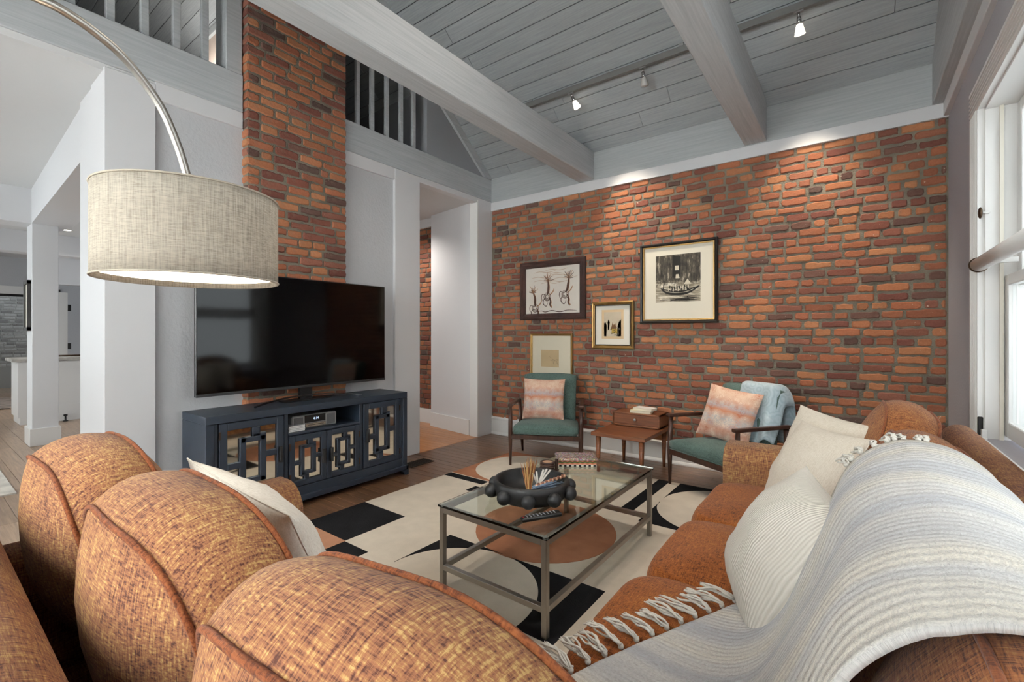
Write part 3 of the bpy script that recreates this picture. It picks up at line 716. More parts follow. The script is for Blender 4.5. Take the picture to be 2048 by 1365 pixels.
# coasters
co = Vector((2.232, -2.19, GZ)); cw = wood('coaster_wood', '#2c1a12', '#4b2f20', .5, (8, 8, 8), 3, .1)
cr = thing('coaster_holder', 'slim dark wooden upright of the coaster holder', 'holder', (co.x+.045, co.y+.035, co.z)); box('post', (-.008, -.008, 0), (.008, .008, .07), cw, cr); box('foot', (-.012, -.012, 0), (.012, .012, .004), cw, cr)
for i in range(5):
    t = thing('coaster', ['bottom', 'second from bottom', 'middle', 'second from top', 'topmost'][i]+' dark wooden coaster of the round stack', 'coaster', (co.x+R.uniform(-.003, .003), co.y+R.uniform(-.003, .003), co.z+i*.0108), group='coaster stack')
    lathe('disc', [(0, 0), (.044, 0), (.046, .003), (.046, .008), (.043, .0105), (.032, .0105), (.031, .0085), (0, .0085)], cw, t, 28)
    v, f = lathe_data([(0, .0088), (.031, .0088)], 24); mesh_obj('inlay', v, f, plain('cork', '#a9856a', .8), t)
# patterned box tray
t = NT('zigzag_print'); t.set(Roughness=.6); vv = t.coords('Object'); sep = t.node('ShaderNodeSeparateXYZ'); t.link(vv, sep.inputs[0])
tri = t.math('PINGPONG', sep.outputs[0], .016); zz = t.math('SUBTRACT', sep.outputs[2], t.math('MULTIPLY', tri, .35))
chk = t.math('GREATER_THAN', t.math('PINGPONG', sep.outputs[0], .0155), .0078)
c = t.ramp(t.math('MULTIPLY', zz, 22.0), [(0, '#e8e0cc'), (.36, '#c05a3c'), (.48, '#5f7a34'), (.6, '#1e1c1c'), (.68, '#c86a48'), (.8, '#e6b8b0'), (.92, '#9db3d8')])
c = t.mix(t.math('LESS_THAN', sep.outputs[2], .0125), c, t.mix(chk, '#e9e1cd', '#151515')); t.color(c)
bx = thing('patterned_box', 'low box with zigzag and checkered painted sides on the far glass edge', 'box', (2.30, -1.95, GZ), math.radians(36))
box('body', (-.12, -.075, 0), (.12, .075, .042), t.m, bx, bev=.001)
t2 = NT('mosaic_print'); t2.set(Roughness=.6); vo = t2.node('ShaderNodeTexVoronoi'); vo.inputs['Scale'].default_value = 110; t2.link(t2.coords('Object'), vo.inputs['Vector'])
t2.color(t2.mix(.16, t2.ramp(vo.outputs['Distance'], [(.2, '#d8c0a8'), (.45, '#5a3a38')]), vo.outputs['Color'])); M['mosaic'] = t2.m
bm = bmesh.new(); add_box(bm, (-.132, -.088, .042), (.132, .088, .052), .001)
for v_ in bm.verts:
    if v_.co.z > .047: v_.co.x *= .9; v_.co.y *= .86
bm_obj('lid', bm, M['mosaic'], bx)

# ================================================================== TV STAND
SX, SW, SZ = .47, 1.63, .752; SY0, SY1 = -3.432, -1.805
ts = thing('media_console', 'navy media console with mirrored fretwork doors under the television', 'console', (.068, SY0, 0))
D = SX-.068; nv = M['navy']
# y runs along the front from 0 to SW
boxes('body', [((0, 0, .70), (D, SW, SZ)), ((0, 0, .06), (D, .05, .70)), ((0, SW-.05, .06), (D, SW, .70)), ((0, .05, .06), (.02, SW-.05, .70)), ((0, .05, .10), (D-.02, SW-.05, .14)),
               ((0, .505, .14), (D-.015, .535, .70)), ((0, 1.135, .14), (D-.015, 1.165, .70)), ((0, .535, .535), (D-.015, 1.135, .555)),
               ((D-.03, .05, .06), (D-.006, SW-.05, .15)), ((D-.04, .05, .15), (D-.012, .075, .7)), ((D-.04, SW-.075, .15), (D-.012, SW-.05, .7))], nv, ts, .003)
boxes('plinth', [((D-.03, .0, .045), (D+.012, SW+.006, .085)), ((0, -.006, .045), (D+.012, .02, .085)), ((0, SW-.02, .045), (D+.012, SW+.006, .085))], nv, ts, .004)
for yy in (0.0, SW):
    for xx in (0.03, D-.05):
        s = 1 if yy == 0 else -1
        prism('foot', [(yy-s*.006, 0), (yy+s*.03, 0), (yy+s*.055, .03), (yy+s*.085, .046), (yy-s*.006, .046)], xx, xx+.062, nv, ts, axis='X')
def door(y0, y1, z0, z1, hinge, hn):
    d = box('door', (D-.034, y0, z0), (D-.024, y1, z1), nv, ts)
    box('mirror', (D-.0242, y0+.02, z0+.02), (D-.022, y1-.02, z1-.02), M['mirror'], d)
    W_, H_ = y1-y0, z1-z0; b = .05 if W_ > .35 else .042; b = min(b, .15*W_); f = .034 if W_ > .35 else .024
    x0_, x1_ = D-.022, D-.006; cy, cz = (y0+y1)/2, (z0+z1)/2
    bars = [((x0_, y0, z0), (x1_, y0+b, z1)), ((x0_, y1-b, z0), (x1_, y1, z1)), ((x0_, y0+b, z1-b), (x1_, y1-b, z1)), ((x0_, y0+b, z0), (x1_, y1-b, z0+b))]
    iw, ih = W_*.19, H_*.29; x1b = D-.003
    off = W_*.05
    ring = [((x0_, cy-iw-f*.2, cz-ih), (x1b, cy-iw+f, cz+ih)), ((x0_, cy+iw-f, cz-ih+.0), (x1b, cy+iw+f*.2, cz+ih)), ((x0_, cy-iw, cz+ih-f), (x1b, cy+iw, cz+ih)), ((x0_, cy-iw, cz-ih), (x1b, cy+iw, cz-ih+f))]
    st = [((x0_, cy-f*.75+off, cz+ih), (x1b, cy+f*.75+off, z1-b)), ((x0_, cy-f*.75-off, z0+b), (x1b, cy+f*.75-off, cz-ih)),
          ((x0_, y0+b, cz-f*.6-off), (x1b, cy-iw, cz+f*.6-off)), ((x0_, cy+iw, cz-f*.6+off), (x1b, y1-b, cz+f*.6+off)),
          ((x0_, cy-f*.75+off, cz+ih-.001), (x1b, cy+iw+f*.2, cz+ih+f*.55)), ((x0_, cy-iw-f*.2, cz-ih-f*.55), (x1b, cy+f*.75-off, cz-ih+.001))]
    boxes('fretwork', bars+ring+st, nv, d, .0035)
    hy = y1-.03 if hinge < 0 else y0+.03
    box('handle', (D-.004, hy-.011, cz-.055), (D+.022, hy+.011, cz+.055), M['blackmatte'], d, bev=.003)
    ky = y0+.004 if hinge < 0 else y1-.004
    for za in (z1-.1, z0+.05): box('hinge', (D-.012, ky-.006, za), (D-.002, ky+.006, za+.05), M['bronze'], d)
door(.08, .5, .155, .695, -1, 0)
door(.54, .833, .155, .53, -1, 1)
door(.837, 1.13, .155, .53, 1, 2)
door(1.17, 1.55, .155, .695, 1, 3)
# stereo and disc cases in the niche
st = thing('stereo', 'silver compact stereo with lit display in the console niche', 'stereo', (.2, SY0+.78, .5555))
box('body', (-.1, -.185, 0), (.19, .185, .105), M['silver'], st, bev=.008)
grl = plain('speaker_grille', '#5d5d5e', .8, bump=.6, bscale=300)
box('grille', (.188, -.17, .012), (.193, -.095, .093), grl, st, bev=.002); box('grille', (.188, .095, .012), (.193, .17, .093), grl, st, bev=.002)
box('display', (.188, -.085, .045), (.194, .085, .1), M['black'], st); box('disc_slot', (.188, -.085, .012), (.2, .085, .04), M['chrome'], st, bev=.002); box('slot_line', (.1995, -.065, .024), (.2005, .065, .028), M['black'], st)
tc = bpy.data.curves.new('digits', 'FONT'); tc.body = '4:14'; tc.size = .026; tc.align_x = 'CENTER'; tc.extrude = .0004
tmp = bpy.data.objects.new('tmp', tc); COL.objects.link(tmp); bpy.context.view_layer.update()
dm = bpy.data.meshes.new_from_object(tmp.evaluated_get(bpy.context.evaluated_depsgraph_get())); bpy.data.objects.remove(tmp)
to = bpy.data.objects.new('digits', dm); COL.objects.link(to); to.parent = st; to.location = (.1946, 0.005, .064); to.rotation_euler = (PI/2, 0, PI/2); dm.materials.clear(); dm.materials.append(emit('lcd', '#cfe3ff', 1.6))
for i in range(4):
    t = thing('disc_case', ['lowest', 'second lowest', 'second highest', 'highest'][i]+' clear disc case of the stack beside the stereo', 'disc case', (.36, SY0+.615, .5555+i*.0112), R.uniform(-.03, .03), 'disc cases in the console')
    box('cover', (-.07, -.062, 0), (.07, .062, .0105), plain('case_clear', '#a8a9aa', .15), t, bev=.0008); box('spine', (.0695, -.06, .0015), (.0705, .06, .009), M['white2'], t)
tag(box('power_adapter', (.27, SY1+.012, 0), (.42, SY1+.035, .17), M['black'], bev=.004), 'slim black box standing on the floor beside the console', 'box')

# ================================================================== TV
tv = thing('television', 'large flat black television on the navy console', 'television', (.22, -2.63, SZ))
TW, TH, TZ = .772, .872, .1
box('panel', (-.03, -TW, TZ), (-.002, TW, TZ+TH), M['black'], tv, bev=.003)
box('screen', (-.003, -TW+.008, TZ+.022), (.0005, TW-.008, TZ+TH-.008), M['screen'], tv)
box('bezel', (-.004, -TW, TZ), (.004, TW, TZ+.018), plain('gunmetal', '#4c4d50', .3, .8), tv, bev=.002)
box('back_box', (-.075, -.45, TZ+.12), (-.03, .45, TZ+.5), M['black'], tv, bev=.01)
box('neck', (-.03, -.05, .01), (.0, .05, TZ+.03), M['black'], tv)
gm = plain('dark_chrome', '#6a6b6e', .2, 1)
pts = [(.09-.10*(1-(s*s)), s*.44, .006+.034*(1-s*s)) for s in [i/12-1 for i in range(25)]]
mb = MB()
for i in range(24):
    a, b = pts[i], pts[i+1]
    def q(p, dx, dz): return (p[0]+dx, p[1], max(.0, p[2]+dz))
    V = [q(a, 0, -.006), q(a, .02, -.006), q(a, .02, .004), q(a, 0, .004), q(b, 0, -.006), q(b, .02, -.006), q(b, .02, .004), q(b, 0, .004)]
    mb.add(V, [(0, 4, 5, 1), (1, 5, 6, 2), (2, 6, 7, 3), (3, 7, 4, 0), (0, 1, 2, 3), (7, 6, 5, 4)])
mb.build('stand_foot', gm, tv)
box('stand_plate', (-.05, -.2, 0), (.05, .2, .01), M['black'], tv, bev=.003)

# ================================================================== ARMCHAIRS
def tapered(name, p0, p1, r0, r1, mat, parent, seg=12, mid=None):
    pts = [p0, p1]; rr = [r0, r1]
    if mid: pts = [p0, Vector(p0).lerp(Vector(p1), mid[0]), p1]; rr = [r0, mid[1], r1]
    return tube(name, pts, rr, mat, parent, seg)
def soft_box(name, lo, hi, bev, mat, parent, crown=0, seg=4, sub=0, taper=None):
    bm = bmesh.new(); add_box(bm, lo, hi)
    bmesh.ops.subdivide_edges(bm, edges=list(bm.edges), cuts=7, use_grid_fill=True)
    c = Vector([(lo[i]+hi[i])/2 for i in range(3)]); h = Vector([(hi[i]-lo[i])/2 for i in range(3)])
    for v in bm.verts:
        d = v.co-c; inner = Vector([max(-(h[i]-bev), min(h[i]-bev, d[i])) for i in range(3)]); off = d-inner
        if off.length > 1e-6:
            m = max(abs(off[i]) for i in range(3)); off = off.normalized()*m
        q = inner+off; u, w_ = q.x/h.x, q.y/h.y
        if q.z > 0: q.z += crown*(1-u*u)*(1-w_*w_)
        v.co = c+q
    if taper: taper(bm)
    return bm_obj(name, bm, mat, parent, True)
def armchair(label, loc, rz, group):
    """local: front is -y, x across"""
    t = thing('armchair', label, 'armchair', loc, rz, group); wn = M['walnut']; hw = .34
    for s in (-1, 1):
        # front leg rising to the arm
        tube('leg', [(s*hw, -.30, 0), (s*hw, -.30, .3), (s*hw, -.295, .42), (s*hw, -.285, .585)], [.011, .021, .021, .015], wn, t, 12)
        tube('leg', [(s*(hw-.03), .31, 0), (s*(hw-.02), .25, .3), (s*(hw-.01), .22, .58)], [.012, .022, .018], wn, t, 12)
        bm = bmesh.new(); add_box(bm, (s*hw-.026, -.325, .578), (s*hw+.026, .25, .606), .008, 2)
        for v in bm.verts:
            k = (v.co.y+.325)/.575; v.co.x += -s*.03*k*0; v.co.z += -.015*k+.01*math.sin(PI*k)
            w_ = 1.0-.35*abs(k-.35); v.co.x = s*hw+(v.co.x-s*hw)*w_
        bm_obj('arm', bm, wn, t)
        box('side_rail', (s*(hw-.012)-.012, -.29, .265), (s*(hw-.012)+.012, .25, .31), wn, t, bev=.003)
    box('front_rail', (-hw, -.315, .265), (hw, -.290, .31), wn, t, bev=.003); box('back_rail', (-hw, .235, .265), (hw, .26, .31), wn, t, bev=.003)
    def tp(bm):
        for v in bm.verts:
            k = (v.co.y+.34)/.6; v.co.x *= 1.0-.07*k
            if v.co.z > .34: v.co.z -= .03*k
    seat = soft_box('seat', (-.318, -.345, .312), (.318, .25, .405), .035, M['teal'], t, .035, taper=tp)
    tube('piping', [(-.3, -.34, .325), (0, -.343, .325), (.3, -.34, .325)], .004, M['teal'], seat, 6)
    bm = bmesh.new(); add_box(bm, (-.27, -.055, 0), (.27, .055, .5)); bmesh.ops.subdivide_edges(bm, edges=list(bm.edges), cuts=7, use_grid_fill=True)
    for v in bm.verts:
        u = v.co.x/.27; k = v.co.z/.5
        r = 1-.12*abs(u)**6*(k > .8); v.co.z = .5*k-.02*abs(u)**4*k
        if v.co.y < 0: v.co.y -= .02*(1-u*u)*math.sin(PI*k)
        v.co.y += .025*u*u*-1; v.co.x *= 1+.03*k
        e = max(abs(u), 0); 
        if abs(u) > .98: v.co.y *= .7
        if k > .98: v.co.y *= .65
    bmesh.ops.rotate(bm, verts=list(bm.verts), cent=(0, 0, 0), matrix=Matrix.Rotation(math.radians(-14), 3, 'X'))
    bmesh.ops.translate(bm, verts=list(bm.verts), vec=(0, .16, .37))
    bm_obj('backrest', bm, M['teal'], t, True)
    return t
armchair('teal tweed armchair with dark walnut arms beside the white hallway post', (1.262-.02+.12*.0, -.655+.04, 0), math.radians(27), 'teal armchairs')
armchair('teal tweed armchair with a blue throw beside the rust sofa arm', (2.94, -.585, 0), math.radians(-31), 'teal armchairs')

# patterned cushion fabric
t = NT('ikat_print'); t.set(Roughness=.85, Specular_IOR_Level=.15)
tcn = t.node('ShaderNodeTexCoord'); sep = t.node('ShaderNodeSeparateXYZ'); t.link(tcn.outputs['Object'], sep.inputs[0])
ax = t.math('ABSOLUTE', sep.outputs[0]); cmb = t.node('ShaderNodeCombineXYZ'); t.link(ax, cmb.inputs[0]); t.link(sep.outputs[1], cmb.inputs[1]); t.link(sep.outputs[2], cmb.inputs[2])
wob = t.noise(cmb.outputs[0], 11, 2); zz = t.math('ADD', sep.outputs[2], t.math('MULTIPLY', t.math('SUBTRACT', wob, .5), .09))
band = t.ramp(t.math('ADD', t.math('MULTIPLY', zz, 2.2), .5), [(0, '#c4a598'), (.2, '#b58a78'), (.28, '#a9a5a6'), (.38, '#a3a6ab'), (.45, '#b39a8c'), (.55, '#b27555'), (.63, '#a4a6aa'), (.72, '#b8907b'), (.84, '#cdb19b'), (1, '#c7a996')])
ver = t.noise(cmb.outputs[0], 75, 3, .7, 2.6); c = t.mix(t.ramp(ver, [(.46, 0.), (.53, .9)]), band, t.mix(t.ramp(wob, [(.35, 0.), (.65, 1.)]), '#d9c3b0', '#9c4f33'))
blotch = t.noise(cmb.outputs[0], 7, 2); t.color(t.mix(t.ramp(blotch, [(.56, 0.), (.66, .55)]), c, band)); M['ikat'] = t.m

def pillow(name, label, w_, h_, T, mat, loc, rot, n=26, pinch=.06, cat='cushion', group=None, sag=.0, seam=True, seed=1, pw=.55):
    """square scatter cushion; local x across, z up, y thickness"""
    V = []; F = []
    def pt(u, v, s):
        x = w_/2*u*(1-pinch*(1-v*v)*abs(u)**1.5); z = h_/2*v*(1-pinch*(1-u*u)*abs(v)**1.5)
        e = max(0, (1-u*u)*(1-v*v)); y = s*T/2*e**pw
        cr = noise.noise(Vector((u*2.3+seed*3.1, v*2.3, s*2+seed)))*.012+noise.noise(Vector((u*6+seed, v*6, s)))*.004
        y += cr*e**.3; z -= sag*(1-v)*.5*e
        return (x, y, z)
    for s in (-1, 1):
        o = len(V)
        for i in range(n+1):
            for j in range(n+1):
                u = math.sin((i/n-.5)*PI); v = math.sin((j/n-.5)*PI); V.append(pt(u, v, s))
        for i in range(n):
            for j in range(n):
                a = o+i*(n+1)+j; q = (a, a+n+1, a+n+2, a+1); F.append(q if s < 0 else q[::-1])
    bm = bmesh.new(); bv = [bm.verts.new(p) for p in V]
    for q in F: bm.faces.new([bv[i] for i in q])
    bmesh.ops.remove_doubles(bm, verts=list(bm.verts), dist=1e-5)
    if not seam:
        o = bm_obj(name, bm, mat, None, True); tag(o, label, cat, group)
    else:
        o = bm_obj(name, bm, mat, None, True); tag(o, label, cat, group)
        loop = [(math.sin((k/n-.5)*PI), -1) for k in range(n)]+[(1, math.sin((k/n-.5)*PI)) for k in range(n)]+[(-math.sin((k/n-.5)*PI), 1) for k in range(n)]+[(-1, -math.sin((k/n-.5)*PI)) for k in range(n)]
        tube('seam', [pt(u, v, 1) for u, v in loop], .0022, mat, o, 5, closed=True)
    o.location = loc; o.rotation_euler = rot
    return o
dg = math.radians
def place_rel(chair_loc, rz, lx, ly, lz):
    c, s = math.cos(rz), math.sin(rz); return (chair_loc[0]+c*lx-s*ly, chair_loc[1]+s*lx+c*ly, lz)
C1 = (1.242, -.615); C2 = (2.94, -.585)
pillow('patterned_cushion', 'pink and grey ikat cushion on the armchair by the hallway', .43, .42, .16, M['ikat'], place_rel(C1, dg(27), -.05, .03, .612), (dg(-14), 0, dg(22)), seed=2)
pillow('patterned_cushion', 'pink and grey ikat cushion on the armchair by the sofa', .44, .44, .16, M['ikat'], place_rel(C2, dg(-31), -.03, .03, .625), (dg(-20), dg(7), dg(-18)), seed=5)

# ================================================================== SIDE TABLE
sd = thing('side_table', 'teak step side table with a small drawer between the armchairs', 'side table', (2.07, -.45, 0)); tk = M['teak']
box('top', (-.255, -.345, .355), (.255, .345, .388), tk, sd, bev=.003)
for sx in (-1, 1):
    for sy in (-1, 1):
        tube('leg', [(sx*.205, sy*.29, 0), (sx*.205, sy*.29, .355)], [.014, .025], tk, sd, 14)
        v, f = lathe_data([(0, 0), (.014, 0), (.013, .0015), (0, .0015)], 14); o = mesh_obj('plug', v, f, plain('light_teak', '#9a6a44', .5), sd); o.location = (sx*.205, sy*.29, .3882)
boxes('cabinet', [((-.235, .075, .398), (.235, .335, .412)), ((-.235, .075, .508), (.235, .335, .522)), ((-.235, .075, .398), (-.22, .335, .522)), ((.22, .075, .398), (.235, .335, .522)), ((-.235, .32, .398), (.235, .335, .522)), ((-.2, .1, .388), (.2, .31, .398))], tk, sd, .0015)
dr = box('drawer', (-.218, .082, .414), (.218, .31, .506), tk, sd, bev=.002)
v, f = lathe_data([(0, 0), (.006, 0), (.006, .012), (.013, .016), (.013, .024), (0, .026)], 14); o = mesh_obj('knob', [(x, -z+.082, y+.462) for x, y, z in v], f, M['silver'], dr, True)
def book(label, loc, rz, w_, d_, h_, c, page='#e5dcc8'):
    b = thing('book', label, 'book', loc, rz, 'books on the side table'); m = plain('cover', c, .6)
    boxes('cover', [((-w_/2, -d_/2, 0), (w_/2, d_/2, .002)), ((-w_/2, -d_/2, h_-.002), (w_/2, d_/2, h_)), ((-w_/2, -d_/2, 0), (-w_/2+.002, d_/2, h_))], m, b)
    box('pages', (-w_/2+.002, -d_/2+.003, .002), (w_/2-.003, d_/2-.003, h_-.002), plain('pages', page, .9), b)
book('cream paperback lying at the bottom on the side table drawer', (2.10, -.28, .5225), dg(8), .2, .13, .026, '#cfc49c')
book('white paperback lying on top of the cream book', (2.13, -.27, .549), dg(-6), .19, .12, .022, '#dedad4')

# ================================================================== PICTURES
def framed(name, label, x0, x1, z0, z1, fw, fmat, depth=.03, inner=None, paper=None, tilt=0):
    t = thing(name, label, 'picture', ((x0+x1)/2, -.014, (z0+z1)/2)); w_, h_ = (x1-x0)/2, (z1-z0)/2
    def bar(poly): return poly
    bm = bmesh.new()
    pr = [(0, 0), (0, -depth*.8), (fw*.25, -depth), (fw*.6, -depth*.9), (fw*.85, -depth*.55), (fw, -depth*.5), (fw, 0)]
    rings = []
    for u, y in pr: rings.append([bm.verts.new(p) for p in ((-w_+u, y, -h_+u), (w_-u, y, -h_+u), (w_-u, y, h_-u), (-w_+u, y, h_-u))])
    for a, b in zip(rings, rings[1:]):
        for k in range(4): bm.faces.new((a[k], a[(k+1) % 4], b[(k+1) % 4], b[k]))
    for k in range(4): bm.faces.new((rings[0][k], rings[-1][k], rings[-1][(k+1) % 4], rings[0][(k+1) % 4]))
    bm_obj('frame', bm, fmat, t)
    if inner:
        f2, m2 = inner
        boxes('fillet', [((-w_+fw, -depth*.62, -h_+fw), (-w_+fw+f2, -.004, h_-fw)), ((w_-fw-f2, -depth*.62, -h_+fw), (w_-fw, -.004, h_-fw)), ((-w_+fw+f2, -depth*.62, -h_+fw), (w_-fw-f2, -.004, -h_+fw+f2)), ((-w_+fw+f2, -depth*.62, h_-fw-f2), (w_-fw-f2, -.004, h_-fw))], m2, t)
    box('mat', (-w_+fw*.9, -.009, -h_+fw*.9), (w_-fw*.9, -.004, h_-fw*.9), paper or M['paper'], t)
    return t, w_, h_
def ribbon(pts, wd, y=-.0105):
    """flat brush stroke in the picture plane"""
    V = []; F = []; n = len(pts)
    for i, (x, z) in enumerate(pts):
        a = pts[max(i-1, 0)]; b = pts[min(i+1, n-1)]; d = Vector((b[0]-a[0], b[1]-a[1])); d = d.normalized() if d.length else Vector((1, 0)); k = wd*(.35+.65*math.sin(PI*(i+.6)/(n+.2)))
        V += [(x-d.y*k, y, z+d.x*k), (x+d.y*k, y, z-d.x*k)]
    for i in range(n-1): F.append((2*i, 2*i+1, 2*i+3, 2*i+2))
    return V, F
def spline(ctrl, n=10):
    out = []; c = [ctrl[0]]+list(ctrl)+[ctrl[-1]]
    for i in range(1, len(c)-2):
        for k in range(n):
            t_ = k/n; p0, p1, p2, p3 = c[i-1:i+3]
            out.append(tuple(.5*(2*p1[j]+(-p0[j]+p2[j])*t_+(2*p0[j]-5*p1[j]+4*p2[j]-p3[j])*t_**2+(-p0[j]+3*p1[j]-3*p2[j]+p3[j])*t_**3) for j in (0, 1)))
    out.append(tuple(ctrl[-1])); return out
carved = plain('carved_brown', '#3c211a', .5, var=.5, bump=1.0, bscale=140)
pap2 = plain('warm_white_paper', '#e2dad0', .85, var=.04)
t, w_, h_ = framed('dancers_picture', 'brush drawing of three dancing plume-headed figures in a carved brown frame', .475, 1.362, 1.45, 2.145, .075, carved, .035, None, pap2)
ink = plain('sepia_ink', '#4a2c1d', .8); wash = plain('sepia_wash', '#a97f5e', .85); pale = plain('pale_wash', '#cbb5a2', .85)
A_, B_, C_ = MB(), MB(), MB(); iw, ih = w_-.08, h_-.08
def S(mb, pts, wd, y=-.0105): mb.add(*ribbon(spline([(p[0]*iw, p[1]*ih) for p in pts]), wd, y))
R = random.Random(31)
for cx, ty, lean in ((-.72, -.1, -.15), (-.15, .38, .05), (.62, .45, .25)):
    # long neck, plume, looping body, legs
    S(A_, [(cx, ty), (cx+.03-lean*.2, ty-.2), (cx+.02-lean*.3, ty-.45), (cx-lean*.5, ty-.58)], .014)
    S(B_, [(cx+.02, ty), (cx+.05-lean*.2, ty-.22), (cx+.05-lean*.3, ty-.5)], .012, -.0101)
    for k in range(11):
        a = PI*(.08+.84*k/10)+R.uniform(-.06, .06)-lean*.4; L = R.uniform(.22, .42)
        S((A_, B_)[k % 2], [(cx, ty), (cx+math.cos(a)*L*.3, ty+math.sin(a)*L*.55), (cx+math.cos(a)*L*.62, ty+math.sin(a)*L)], .0035)
    bx_, by_ = cx-lean*.5, ty-.66
    for k in range(3):
        rr = .06+.035*k; S(A_, [(bx_+rr*math.cos(j*.9+k), by_+rr*1.4*math.sin(j*.9+k)) for j in range(8)], .004)
    S(A_, [(bx_+.05, by_), (bx_+.12, by_-.2), (bx_+.1, by_-.35), (bx_+.16, by_-.5)], .009); S(B_, [(bx_+.07, by_), (bx_+.14, by_-.22), (bx_+.13, by_-.36), (bx_+.19, by_-.48)], .01, -.0101)
    S(A_, [(bx_-.02, by_-.05), (bx_-.13, by_-.12), (bx_-.15, by_-.3), (bx_-.04, by_-.42), (bx_+.03, by_-.25)], .005)
    S(A_, [(bx_-.05, by_+.05), (bx_-.18, by_+.12), (bx_-.22, by_-.05), (bx_-.16, by_-.2)], .004); S(B_, [(bx_+.06, by_+.05), (bx_+.2, by_+.18), (bx_+.26, by_+.34)], .007)
for k in range(9):
    z_ = .85-.07*k+R.uniform(-.02, .02); x_ = R.uniform(-.9, .1); S(C_, [(x_, z_), (x_+.25, z_+.04), (x_+.55, z_-.02), (x_+.85, z_+.05)], .005, -.0098)
S(A_, [(-.6, -.93), (-.4, -.9), (-.25, -.95), (0, -.9), (.3, -.96), (.6, -.9), (.9, -.93)], .005)
C_.build('wash', pale, t); B_.build('sepia_stroke', wash, t); A_.build('ink_stroke', ink, t)
# large etching: dark tall buildings over a boat
t, w_, h_ = framed('etching_picture', 'large etching of a crowded boat before dark facades in a black and gold frame', 1.99, 2.735, 1.39, 2.188, .03, M['darkframe'], .035, (.012, M['gold']), plain('mat_board', '#e3dccb', .85))
et = NT('etching_ink'); et.set(Roughness=.8)
vv = et.coords('Object'); n1 = et.noise(et.coords('Object', (30, 1, 9)), 1, 6, .7); n2 = et.noise(vv, 22, 6, .7, 1.0); n3 = et.noise(et.coords('Object', (5, 1, 60)), 1, 5, .7)
sp = et.node('ShaderNodeSeparateXYZ'); et.link(vv, sp.inputs[0])
up = et.ramp(n1, [(.36, '#191613'), (.55, '#4d463c'), (.72, '#b5aa96')]); lo = et.ramp(n3, [(.36, '#39332b'), (.5, '#9c917e'), (.62, '#dfd6c4')])
hz = et.ramp(et.math('ADD', et.math('MULTIPLY', sp.outputs[2], 2.4), et.math('ADD', .42, et.math('MULTIPLY', et.math('SUBTRACT', n2, .5), .5))), [(.36, 0.), (.46, 1.)])
et.color(et.mix(hz, lo, up))
box('print', (-.215, -.0098, -.19), (.215, -.009, .275), et.m, t)
ik = plain('etching_black', '#171411', .8); lt = plain('etching_light', '#cfc5b2', .8); a_, b_ = MB(), MB(); R = random.Random(8)
def patch(mb, pts, y=-.0102): mb.add([(x, y, z) for x, z in pts], [tuple(range(len(pts)))])
patch(a_, [(-.05, .05), (.03, .05), (.03, .26), (-.05, .26)]); patch(b_, [(-.025, .12), (.012, .12), (.012, .165), (-.025, .165)], -.0104); patch(b_, [(-.02, .04), (.02, .04), (.01, .08), (-.015, .08)], -.0104)
a_.add(*ribbon(spline([(-.16, -.06), (-.1, -.1), (0, -.115), (.1, -.105), (.2, -.05)]), .012)); a_.add(*ribbon(spline([(-.17, -.05), (-.05, -.085), (.08, -.085), (.21, -.04)]), .007))
for k in range(26):
    x_ = -.09+.2*k/25; z_ = -.07+R.uniform(0, .05); (a_ if k % 3 else b_).add(*ribbon([(x_, z_-.02), (x_+R.uniform(-.008, .008), z_), (x_, z_+R.uniform(.005, .02))], R.uniform(.003, .007), -.0104-.0002*(k % 3 == 0)))
patch(b_, [(.06, -.02), (.13, -.02), (.095, .03)], -.0103); a_.add(*ribbon([(-.14, -.07), (-.135, -.02), (-.13, .02)], .006))
for k in range(14): a_.add(*ribbon([(R.uniform(-.21, .1), -.14-.004*k*.8)]+[(R.uniform(.1, .21), -.14-.003*k)], .0018))
a_.build('dark_hatching', ik, t); b_.build('highlight', lt, t)
# small tinted townscape
t, w_, h_ = framed('townscape_picture', 'small tinted townscape print in a gilt frame between the larger pictures', 1.44, 1.918, 1.125, 1.63, .035, M['gold'], .032, (.01, M['darkframe']), plain('mat_white', '#e4dfd3', .85))
box('print', (-.125, -.0098, -.145), (.125, -.009, .165), plain('aged_print', '#cdb28e', .85, var=.06), t)
box('image', (-.098, -.0102, -.12), (.098, -.0097, .14), plain('print_sky', '#bdb09b', .85, var=.12), t)
a_, b_, c_ = MB(), MB(), MB()
patch(a_, [(-.098, -.12), (-.07, -.12), (-.065, -.0), (-.08, .03), (-.098, .02)]); patch(a_, [(.05, -.12), (.098, -.12), (.098, .06), (.075, .04), (.06, .0)])
for k in range(40): x_ = R.uniform(-.03, .09); z_ = R.uniform(-.12, -.03); a_.add(*ribbon([(x_, z_), (x_+R.uniform(-.006, .006), z_+.012)], R.uniform(.002, .005), -.0112))
patch(a_, [(-.055, -.05), (-.035, -.05), (-.035, .02), (-.03, .025), (-.045, .065), (-.06, .025), (-.055, .02)])
patch(b_, [(-.02, -.05), (.0, .03), (.015, -.0), (.03, .025), (.05, -.05)], -.0106); patch(c_, [(-.01, -.09), (.055, -.09), (.055, -.04), (-.01, -.04)], -.0108)
a_.build('dark_houses', plain('print_dark', '#4c443c', .85), t); b_.build('roof', plain('print_brown', '#6b4a2c', .85), t); c_.build('facade', plain('print_ochre', '#a58a3e', .85), t)
